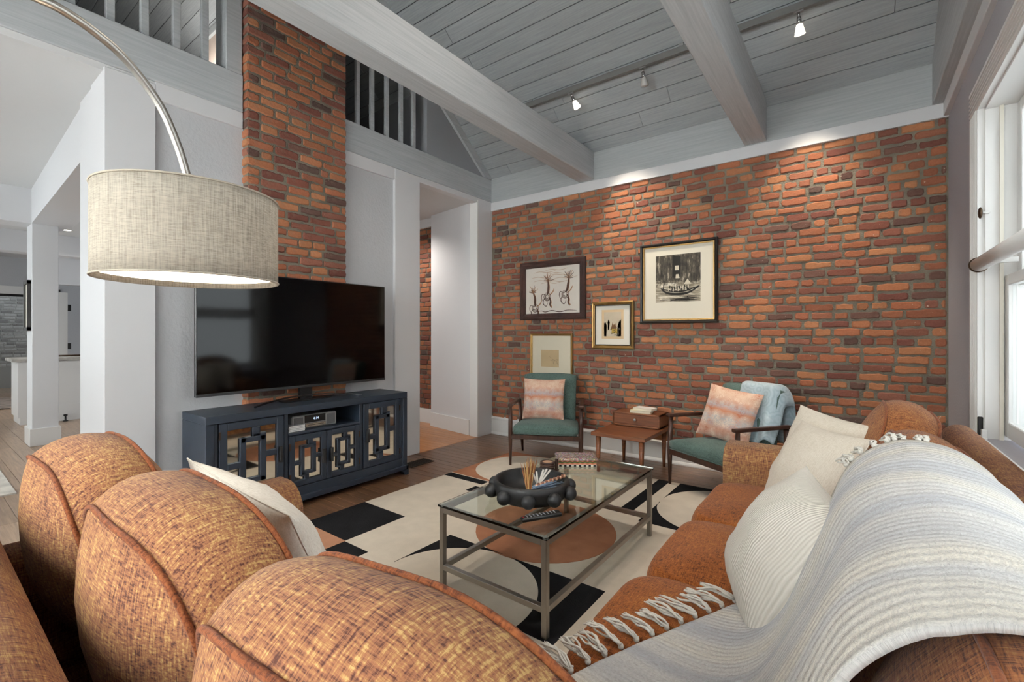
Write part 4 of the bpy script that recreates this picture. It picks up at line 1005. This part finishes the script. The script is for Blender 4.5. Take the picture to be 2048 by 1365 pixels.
# lower picture behind the chair
t, w_, h_ = framed('sketch_picture', 'faint sketch on tan paper with a wide mat in a thin gilt frame', .622, 1.195, .665, 1.288, .026, M['gold'], .028, None, plain('mat_cream', '#ded5bf', .85))
box('print', (-.14, -.0098, -.08), (.105, -.009, .12), plain('tan_paper', '#b9a27d', .85, var=.08), t)
a_ = MB()
for k in range(9):
    x_, z_ = R.uniform(-.02, .07), R.uniform(-.03, .06); a_.add(*ribbon(spline([(x_, z_), (x_+R.uniform(-.03, .03), z_+R.uniform(-.03, .03)), (x_+R.uniform(-.04, .04), z_+R.uniform(-.03, .03))], 5), .0016))
a_.build('pencil_line', plain('pencil', '#7d6a50', .85), t)
# floor vents
def vent(label, x0, x1, y0, y1, along):
    t = thing('floor_vent', label, 'vent', (0, 0, .001)); mv = plain('vent_brown', '#40352b', .5, .5)
    boxes('frame', [((x0, y0, 0), (x1, y0+.012, .005)), ((x0, y1-.012, 0), (x1, y1, .005)), ((x0, y0+.012, 0), (x0+.012, y1-.012, .005)), ((x1-.012, y0+.012, 0), (x1, y1-.012, .005))], mv, t)
    box('duct', (x0+.012, y0+.012, -.0005), (x1-.012, y1-.012, .0008), M['backing'], t)
    n = 12
    for i in range(n):
        y = y0+.016+(y1-y0-.032)*(i+.5)/n; box('slat', (x0+.012, y-.003, .001), (x1-.012, y+.003, .004), mv, t)
vent('brown floor vent beside the media console', .2, .36, -1.66, -1.36, 0)
vent('brown floor vent under the teak side table', 1.98, 2.28, -.62, -.5, 0)
vent('brown floor vent in the hallway', -1.9, -1.55, -.28, -.14, 0)

# ================================================================== SECTIONAL SOFA
SO = Vector((3.2, -4.0, 0))
so = thing('sectional_sofa', 'large L-shaped rust tweed sectional sofa around the rug', 'sofa', SO)
def adopt(o, parent=so, base=SO):
    o.parent = parent; o.matrix_parent_inverse = Matrix.Translation(-base) if parent is so else Matrix.Identity(4); return o
def boxed_cushion(name, w_, h_, t_, mat, loc, rot, bf=.05, bb=.04, ex=3.2, n=56, seed=0, welt=True, sag=.012, band=.018, wm=None, wr=.0055):
    """cushion with a band between two piped panels: outline in local xz, thickness along y (front is -y)"""
    def out(k):
        a = 2*PI*k/n; c, s = math.cos(a), math.sin(a)
        return (w_/2*math.copysign(abs(c)**(2/ex), c), h_/2*math.copysign(abs(s)**(2/ex), s))
    O = [out(k) for k in range(n)]
    rings = []
    caps = [.25, .5, .72, .88, .96]
    for s in caps: rings.append((s, t_/2+bb*(1-s**2.2), 0))
    rings.append((1.0, t_/2, 0))
    for q in (.8, .55, .3, .0, -.3, -.55, -.8): rings.append((1.0, t_/2*q, band*(1-q*q)))
    rings.append((1.0, -t_/2, 0))
    for s in caps[::-1]: rings.append((s, -t_/2-bf*(1-s**2.2), 0))
    def warp(x, y, z):
        p = Vector((x*3+seed*7.3, y*3, z*3+seed))
        return (x+noise.noise(p)*sag, y+noise.noise(p+Vector((9, 0, 0)))*sag, z+noise.noise(p+Vector((0, 9, 0)))*sag*.8)
    V = [warp(0, t_/2+bb, 0)]
    for s, y, e in rings:
        for x, z in O:
            L = math.hypot(x, z); V.append(warp(x*s+x/L*e, y, z*s+z/L*e))
    V.append(warp(0, -t_/2-bf, 0)); F = []; nr = len(rings)
    for k in range(n): F.append((0, 1+(k+1) % n, 1+k))
    for r in range(nr-1):
        for k in range(n):
            a = 1+r*n+k; b = 1+r*n+(k+1) % n; F.append((a, b, b+n, a+n))
    L = len(V)-1
    for k in range(n): F.append((L, 1+(nr-1)*n+k, 1+(nr-1)*n+(k+1) % n))
    o = mesh_obj(name, V, F, mat, None, True)
    o.location = loc; o.rotation_euler = rot
    if welt:
        for y in (t_/2, -t_/2):
            pts = [warp(x*1.008, y, z*1.008) for x, z in O]; tube('welt', pts, wr, wm or M['welt'], o, 6, closed=True)
    adopt(o); return o
TL = dg(13)
# back cushions of the section that runs along the room (front faces +y)
for i, (x0, x1) in enumerate(((1.67, 2.34), (2.34, 2.99), (2.99, 3.62))):
    boxed_cushion('back_cushion', x1-x0-.004, .53, .165, M['sofa'], ((x0+x1)/2, -4.225, .70), (-TL, 0, PI), .075, .085, 2.55, seed=i+1, sag=.022, band=.03)
# back cushions of the window section (front faces -x)
for i, (y0, y1) in enumerate(((-2.29, -1.63), (-2.95, -2.29), (-3.61, -2.95), (-4.2, -3.61))):
    boxed_cushion('back_cushion', y1-y0-.004, .52, .165, M['sofa_r'], (3.885, (y0+y1)/2, (.70, .685, .665, .665)[i]), (-TL, 0, -PI/2), .07, .06, 2.55, seed=i+5, sag=.02, band=.028)
# seat cushions
for i, (x0, x1, y0, y1) in enumerate(((1.95, 2.565, -4.2, -3.63), (2.57, 3.15, -4.2, -3.63), (3.155, 3.86, -4.2, -3.635))):
    boxed_cushion('seat_cushion', x1-x0, y1-y0, .13, M['sofa_seat_f'] if 'sofa_seat_f' in M else M['sofa_seat'], ((x0+x1)/2, (y0+y1)/2, .405), (PI/2, 0, 0), .02, .025, 6.0, seed=i+11, welt=False, band=.022)
for i, (y0, y1) in enumerate(((-2.485, -1.85), (-3.05, -2.49), (-3.62, -3.055))):
    boxed_cushion('seat_cushion', .66, y1-y0, .13, M['sofa_seat'], (3.49, (y0+y1)/2, .405), (PI/2, 0, 0), .02, .03, 6.0, seed=i+17, welt=False, band=.022)
# back frame, arms, base
def round_prof(a0, a1, z0, z1, r, n=8):
    pts = [(a0, z0)]
    for k in range(n+1): an = PI-PI/2*k/n; pts.append((a0+r+r*math.cos(an), z1-r+r*math.sin(an)))
    for k in range(n+1): an = PI/2-PI/2*k/n; pts.append((a1-r+r*math.cos(an), z1-r+r*math.sin(an)))
    return pts+[(a1, z0)]
def prof_obj(name, prof, a, b, axis, mat):
    o = prism(name, prof, a, b, mat, axis=axis); o.data.polygons.foreach_set('use_smooth', [len(p.vertices) == 4 for p in o.data.polygons]); o.data.update(); return adopt(o)
prof_obj('back_frame', round_prof(-4.69, -4.435, .06, .855, .115), 1.66, 4.09, 'X', M['sofa'])
prof_obj('back_frame', round_prof(4.085, 4.215, .06, .85, .064), -4.69, -1.57, 'Y', M['sofa_y'])
prof_obj('arm', round_prof(1.63, 1.925, .06, .655, .12), -4.435, -3.585, 'Y', M['sofa_y'])
prof_obj('arm', round_prof(-1.845, -1.565, .06, .66, .1), 3.165, 4.085, 'X', M['sofa'])
for o_, lo, hi in (('base', (1.93, -4.43, .06), (3.15, -3.66, .33)), ('base', (3.18, -4.43, .06), (4.08, -1.85, .33))):
    adopt(box(o_, lo, hi, M['sofa'], bev=.01))
for x, y in ((1.7, -3.66), (1.7, -4.6), (3.2, -1.65), (4.1, -1.65), (4.1, -4.6), (3.1, -3.72)):
    zf = .0138 if (x < RX1 and y > RY0 and x > RX0) else 0
    adopt(tube('foot', [(x, y, zf), (x, y, .062)], [.02, .028], M['walnut'], None, 10))

# ------------------------------------------------------------------ scatter cushions on the sofa
pillow('linen_cushion', 'off-white linen cushion leaning on the camera-side back cushions', .50, .50, .2, M['offwhite'], (2.38, -3.94, .66), (dg(28), dg(8), dg(6)), seed=3)
pillow('cream_cushion', 'cream cotton cushion at the far end of the window section', .42, .42, .2, M['cream'], (3.625, -1.99, .70), (dg(-20), dg(5), dg(-42)), seed=8)
pillow('cream_cushion', 'cream cotton cushion resting in front of the other cream one', .42, .42, .2, M['cream'], (3.60, -2.21, .68), (dg(-28), dg(0), dg(-52)), seed=9)
kn = NT('ribbed_knit'); kn.set(Roughness=.9, Specular_IOR_Level=.1)
wv = kn.node('ShaderNodeTexWave'); wv.inputs['Scale'].default_value = 42; wv.inputs['Distortion'].default_value = .6; wv.bands_direction = 'X'; kn.link(kn.coords('Object'), wv.inputs['Vector'])
kn.color(kn.ramp(wv.outputs['Fac'], [(0, '#c9c3b9'), (.6, '#dcd7ce')])); kn.bump(wv.outputs['Fac'], .5, .004); M['knit'] = kn.m
pillow('knit_cushion', 'white ribbed knit cushion half under the throw', .43, .43, .25, M['knit'], (3.60, -3.10, .665), (dg(-30), dg(3), dg(-70)), seed=6)

# ------------------------------------------------------------------ throw blanket
tb = NT('throw_knit'); tb.set(Roughness=.95, Specular_IOR_Level=.08, Sheen_Weight=.3)
uvn = tb.node('ShaderNodeAttribute'); uvn.attribute_name = 'uvw'
mp = tb.node('ShaderNodeMapping'); mp.inputs['Scale'].default_value = (1, 1, 1); tb.link(uvn.outputs['Vector'], mp.inputs['Vector'])
w1 = tb.node('ShaderNodeTexWave'); w1.bands_direction = 'X'; w1.inputs['Scale'].default_value = 13; w1.inputs['Distortion'].default_value = 1.2; w1.inputs['Detail'].default_value = 3; w1.inputs['Detail Scale'].default_value = 2.5; tb.link(mp.outputs[0], w1.inputs['Vector'])
loop = tb.noise(mp.outputs[0], 150, 3, .6); n5 = tb.noise(mp.outputs[0], 5, 3)
st = tb.noise(tb.coords('Object'), 3, 2)
sepu = tb.node('ShaderNodeSeparateXYZ'); tb.link(mp.outputs[0], sepu.inputs[0])
strp = tb.node('ShaderNodeTexNoise'); strp.noise_dimensions = '1D'; strp.inputs['Scale'].default_value = 7; strp.inputs['Detail'].default_value = 1; tb.link(sepu.outputs[0], strp.inputs['W'])
c = tb.ramp(strp.outputs['Fac'], [(.36, '#aeafb3'), (.5, '#c4c2bf'), (.64, '#cfc9bd')])
c = tb.mix(tb.ramp(loop, [(.3, .55), (.6, 0.)]), c, '#949393'); tb.color(c)
hgt = tb.math('ADD', tb.math('MULTIPLY', w1.outputs['Fac'], .55), tb.math('MULTIPLY', loop, .6)); tb.bump(hgt, .8, .008); M['throw'] = tb.m
near = [(3.21, -3.83, .515), (3.42, -3.87, .515), (3.58, -3.92, .56), (3.68, -3.96, .74), (3.755, -3.985, .925), (3.85, -3.93, .975), (3.96, -3.88, .96), (4.045, -3.86, .91), (4.07, -3.85, .87)]
midr = [(3.34, -3.5, .515), (3.50, -3.5, .518), (3.60, -3.48, .57), (3.675, -3.44, .73), (3.75, -3.42, .90), (3.86, -3.38, .965), (3.97, -3.36, .95), (4.04, -3.35, .90), (4.06, -3.35, .87)]
farr = [(3.50, -3.17, .515), (3.59, -3.12, .535), (3.645, -3.06, .64), (3.695, -2.98, .79), (3.75, -2.90, .905), (3.85, -2.80, .955), (3.95, -2.77, .945), (4.03, -2.78, .90), (4.055, -2.8, .87)]
def cat(c, t_):
    n = len(c)-1; i = min(int(t_*n), n-1); f = t_*n-i; P0, P1, P2, P3 = (Vector(c[max(i-1, 0)]), Vector(c[i]), Vector(c[i+1]), Vector(c[min(i+2, n)]))
    return .5*(2*P1+(-P0+P2)*f+(2*P0-5*P1+4*P2-P3)*f*f+(-P0+3*P1-3*P2+P3)*f**3)
NU, NV_ = 70, 90; V = []; UV = []
for i in range(NU+1):
    s = i/NU
    for j in range(NV_+1):
        t_ = j/NV_; a, b, c_ = cat(near, t_), cat(midr, t_), cat(farr, t_)
        p = a*(1-s)*(1-2*s)+b*4*s*(1-s)+c_*s*(2*s-1)
        wr = noise.noise(Vector((s*3.2+t_*1.4, t_*2.6, 1.7)))*.03+noise.noise(Vector((s*9+t_*2, t_*3, 4.1)))*.013
        up = min(1, max(.15, (p.z-.5)*4)); nrm = Vector((-.55, 0, .83)) if t_ < .6 else Vector((.2, 0, .95))
        p = p+nrm*(max(-.012, wr)*up+.012)
        p.y += noise.noise(Vector((t_*5, s*2, 8)))*.012
        V.append(p); UV.append((s*1.1, t_*1.5, 0))
F = [(i*(NV_+1)+j, (i+1)*(NV_+1)+j, (i+1)*(NV_+1)+j+1, i*(NV_+1)+j+1) for i in range(NU) for j in range(NV_)]
thr = thing('throw_blanket', 'chunky white and grey knitted throw with tassels over the sofa back', 'blanket', (3.6, -3.5, .5))
o = mesh_obj('blanket', [p-Vector((3.6, -3.5, .5)) for p in V], F, M['throw'], thr, True)
at = o.data.attributes.new('uvw', 'FLOAT_VECTOR', 'POINT'); at.data.foreach_set('vector', [x for u in UV for x in u])
sm = o.modifiers.new('thick', 'SOLIDIFY'); sm.thickness = .009; sm.offset = 1
fm = plain('tassel_yarn', '#cfcbc3', .9, bump=.4, bscale=200); R = random.Random(12)
def tassel(p, d, L, flat=True):
    mb = MB(); p = Vector(p); d = Vector(d).normalized(); side = Vector((-d.y, d.x, 0))
    v, f = sphere_data(p+d*.012, .0075, 8, 6); mb.add(v, f)
    for k in range(7):
        a = R.uniform(-.016, .016); ph = R.uniform(0, 6); pts = []
        for q in range(8):
            u = q/7; pts.append(p+d*(.01+L*u*R.uniform(.97, 1.03))+side*(a*u**.7+.006*math.sin(ph+u*7))+Vector((0, 0, .003+R.uniform(0, .004)+(.012*math.sin(PI*u)*(k % 3 == 0)))))
        v, f = tube_data(pts, [.0028]*7+[.0015], 5); mb.add(v, f)
    return mb.build('tassel', fm, thr, True)
h0, h1 = V[0], V[NU*(NV_+1)]
for k in range(15):
    i = int(round(k/14*NU)); p = V[i*(NV_+1)]; q = V[i*(NV_+1)+1]; d = (p-q); d.z = 0; d = d.normalized()+Vector((-.35, .35, 0))*(1 if 1 else 0)
    o = tassel(p-Vector((3.6, -3.5, .5)), (d.x, d.y, R.uniform(-.02, .02)), R.uniform(.085, .12))
for k in range(9):
    j = int(NV_*(.48+.24*k/8)); p = V[NU*(NV_+1)+j]
    o = tassel(p-Vector((3.6, -3.5, .5))+Vector((0, 0, .004)), (R.uniform(-.5, .1), .7, R.uniform(-.35, -.1)), R.uniform(.035, .06))

# ------------------------------------------------------------------ blue throw over the armchair back
bt = NT('blue_damask'); bt.set(Roughness=.6, Sheen_Weight=.3); vo = bt.node('ShaderNodeTexVoronoi'); vo.inputs['Scale'].default_value = 11; bt.link(bt.coords('Object'), vo.inputs['Vector'])
rg = bt.math('PINGPONG', vo.outputs['Distance'], .12); bt.color(bt.mix(bt.ramp(rg, [(.02, 0.), (.09, 1.)]), '#93a6af', '#a2b3bc')); bt.bump(bt.noise(bt.coords(), 20, 3), .3, .01); M['damask'] = bt.m
bl = thing('blue_throw', 'pale blue patterned throw hung over the back of the armchair by the sofa', 'throw', (C2[0], C2[1], 0), dg(-31))
V = []; F = []; nu, nv = 26, 40
for i in range(nu+1):
    u = i/nu; x = -.06+.40*u
    for j in range(nv+1):
        t_ = j/nv; drop = .02*math.sin(u*9)+.015*math.sin(u*17+1)
        # front bottom -> top -> back bottom
        if t_ < .42: k = t_/.42; z = .45+.425*k; y = .095+.125*k-.012
        elif t_ < .58: k = (t_-.42)/.16; z = .875+.012*math.sin(PI*k); y = .21+.12*k
        else: k = (t_-.58)/.42; z = .875-.45*k; y = .33+.03*k
        fold = .018*math.sin(u*14+t_*3)*(.3+abs(t_-.5)); over = max(0, u-.72)/.28
        z -= over**1.6*.16*(1 if t_ > .3 else t_/.3); y += fold*.8+over*.03; x2 = x-over**2*.04
        V.append((x2, y, max(z+drop*(t_ < .2), .34)))
F = [(i*(nv+1)+j, (i+1)*(nv+1)+j, (i+1)*(nv+1)+j+1, i*(nv+1)+j+1) for i in range(nu) for j in range(nv)]
o = mesh_obj('cloth', V, F, M['damask'], bl, True); sm = o.modifiers.new('thick', 'SOLIDIFY'); sm.thickness = .006; sm.offset = 0

# ================================================================== ARC LAMP
ld = Vector((.12, -.993, 0)); LC = Vector((2.235, -4.086, 0))
al = thing('arc_lamp', 'arching brushed steel floor lamp with a wide oatmeal drum shade', 'lamp', LC+ld*.80)
off = -(LC+ld*.80)
ctrl = [(0, 1.60), (.004, 1.68), (.013, 1.727), (.038, 1.81), (.074, 1.892), (.12, 1.952), (.168, 1.996), (.217, 2.022), (.263, 2.037), (.31, 2.042), (.40, 2.03), (.5, 1.98), (.6, 1.88), (.68, 1.74), (.74, 1.55), (.78, 1.3), (.8, 1.0), (.8, .5), (.8, .05)]
sp_ = spline(ctrl, 8); path = [LC+ld*q+Vector((0, 0, z))+off for q, z in sp_]
tube('arc_pole', path, .0105, M['steel'], al, 14)
lathe('base', [(0, 0), (.14, 0), (.14, .035), (.135, .04), (.02, .045), (.014, .07), (0, .07)], M['steel'], al, 40)
SR, SZ0, SZ1 = .219, 1.432, 1.674; sc_ = LC+off
t = NT('oatmeal_linen'); t.set(Roughness=.9, Specular_IOR_Level=.1)
f1 = t.noise(t.coords('Object', (40, 40, 400)), 1, 3, .7); f2 = t.noise(t.coords('Object', (300, 300, 12)), 1, 3, .7)
ff = t.math('MULTIPLY', t.math('ADD', f1, f2), .5); lc = t.ramp(ff, [(.38, '#8f877b'), (.5, '#b0a89b'), (.62, '#c4bcae')]); t.color(lc); t.bump(ff, .3, .002)
tr = t.node('ShaderNodeBsdfTranslucent'); t.link(lc, tr.inputs[0]); mx = t.node('ShaderNodeMixShader'); mx.inputs[0].default_value = .22
t.link(t.b.outputs[0], mx.inputs[1]); t.link(tr.outputs[0], mx.inputs[2]); t.link(mx.outputs[0], t.n['Material Output'].inputs[0])
v, f = lathe_data([(SR, SZ0), (SR, SZ0+.06), (SR, SZ0+.12), (SR, SZ0+.18), (SR, SZ1), (SR-.003, SZ1), (SR-.003, SZ0+.12), (SR-.003, SZ0)], 72, True)
shade = mesh_obj('shade', v, f, t.m, al, True); shade.location = sc_
for z in (SZ0+.002, SZ1-.002):
    tube('hem', [(sc_.x+(SR+.0005)*math.cos(a), sc_.y+(SR+.0005)*math.sin(a), z) for a in [2*PI*k/60 for k in range(60)]], .0028, plain('hem_linen', '#a79d8e', .9), al, 6, closed=True)
v, f = lathe_data([(0, SZ0+.016), (SR-.006, SZ0+.016), (SR-.006, SZ0+.019), (0, SZ0+.019)], 60)
df = mesh_obj('diffuser', v, f, emit('diffuser_glow', '#fff1dc', 3.0), al); df.location = sc_
v, f = sphere_data((sc_.x, sc_.y, SZ0+.1), .035, 12, 8); mesh_obj('bulb', v, f, emit('bulb_glow', '#ffe2b8', 10), al, True)
l = bpy.data.lights.new('lamp_light', 'POINT'); l.energy = 7; l.color = (1, .82, .62); l.shadow_soft_size = .05
o = bpy.data.objects.new('lamp_light', l); COL.objects.link(o); o.location = (LC.x, LC.y, SZ0+.15)

# ================================================================== TRACK LIGHTS
YT = -.6; ZTk = ZR+SL*.6
trk = thing('ceiling_track', 'long grey ceiling track crossing the planked slope', 'track', (0, YT, ZTk))
bm = bmesh.new(); add_box(bm, (.93, -.02, -.075), (4.05, .02, -.02), .003); bm_obj('bar', bm, plain('track_grey', '#6c6b69', .5), trk)
boxes('mount', [((1.0, -.012, -.03), (1.04, .012, .03)), ((2.55, -.012, -.03), (2.59, .012, .03)), ((3.9, -.012, -.03), (3.94, .012, .03))], M['silver'], trk)
def spot(x, label, lit, target, e=60):
    t = thing('spotlight', label, 'spotlight', (x, YT, ZTk-.076), group='track spotlights')
    d = (Vector(target)-Vector((x, YT, ZTk-.12))).normalized()
    box('adapter', (-.03, -.012, -.012), (.03, .012, 0), M['silver'], t)
    tube('neck', [(0, 0, -.01), d*.03+Vector((0, 0, -.01))], .009, M['chrome'], t, 10)
    p0 = d*.03+Vector((0, 0, -.01))
    tube('body', [p0, p0+d*.055], [.014, .02], M['chrome'], t, 14)
    gm_ = emit('shade_lit', '#fff3df', 3.0) if lit else plain('frosted_shade', '#c8c8c4', .4)
    tube('glass_shade', [p0+d*.05, p0+d*.12], [.02, .036], gm_, t, 18)
    if e:
        l = bpy.data.lights.new('spot_beam', 'SPOT'); l.energy = e; l.color = (1, .87, .7); l.spot_size = dg(62); l.spot_blend = .9; l.shadow_soft_size = .04
        o = bpy.data.objects.new('spot_beam', l); COL.objects.link(o); o.location = Vector((x, YT, ZTk-.086))+d*.2; o.rotation_euler = d.to_track_quat('-Z', 'Y').to_euler()
spot(1.50, 'lit frosted spotlight on the track next to the large beam', True, (2.3, .0, 1.5), 130)
spot(2.23, 'unlit frosted spotlight on the track between the beams', False, (2.35, -.2, 1.6), 0)
spot(3.42, 'glowing spotlight on the track beyond the second beam', True, (3.5, .0, 1.5), 135)

# second track under the ridge, unseen, added to brighten the rug and seats
fill_trk = thing('ceiling_track', 'grey ceiling track added unseen near the ridge to light the rug', 'track', (0, -2.5, ZR+SL*2.5))
box('bar', (1.6, -.02, -.075), (4.0, .02, -.02), M['silver'], fill_trk)
for i, (x, tx_, ty_) in enumerate(((1.9, 1.5, -1.9), (2.6, 2.3, -2.6), (3.5, 3.3, -2.6))):
    t = thing('spotlight', ['added fill spotlight on the ridge track nearest the large beam', 'added middle fill spotlight on the ridge track', 'added fill spotlight on the ridge track nearest the window'][i], 'spotlight', (x, -2.5, ZR+SL*2.5-.076), group='track spotlights')
    lathe('body', [(0, 0), (.02, 0), (.036, -.12), (.03, -.12), (0, -.06)], M['chrome'], t, 16)
    l = bpy.data.lights.new('spot_beam', 'SPOT'); l.energy = 135; l.color = (1, .9, .78); l.spot_size = dg(80); l.spot_blend = 1; l.shadow_soft_size = .12
    o = bpy.data.objects.new('spot_beam', l); COL.objects.link(o); o.location = (x, -2.5, ZR+SL*2.5-.22); o.rotation_euler = (Vector((tx_, ty_, 0))-o.location).to_track_quat('-Z', 'Y').to_euler()
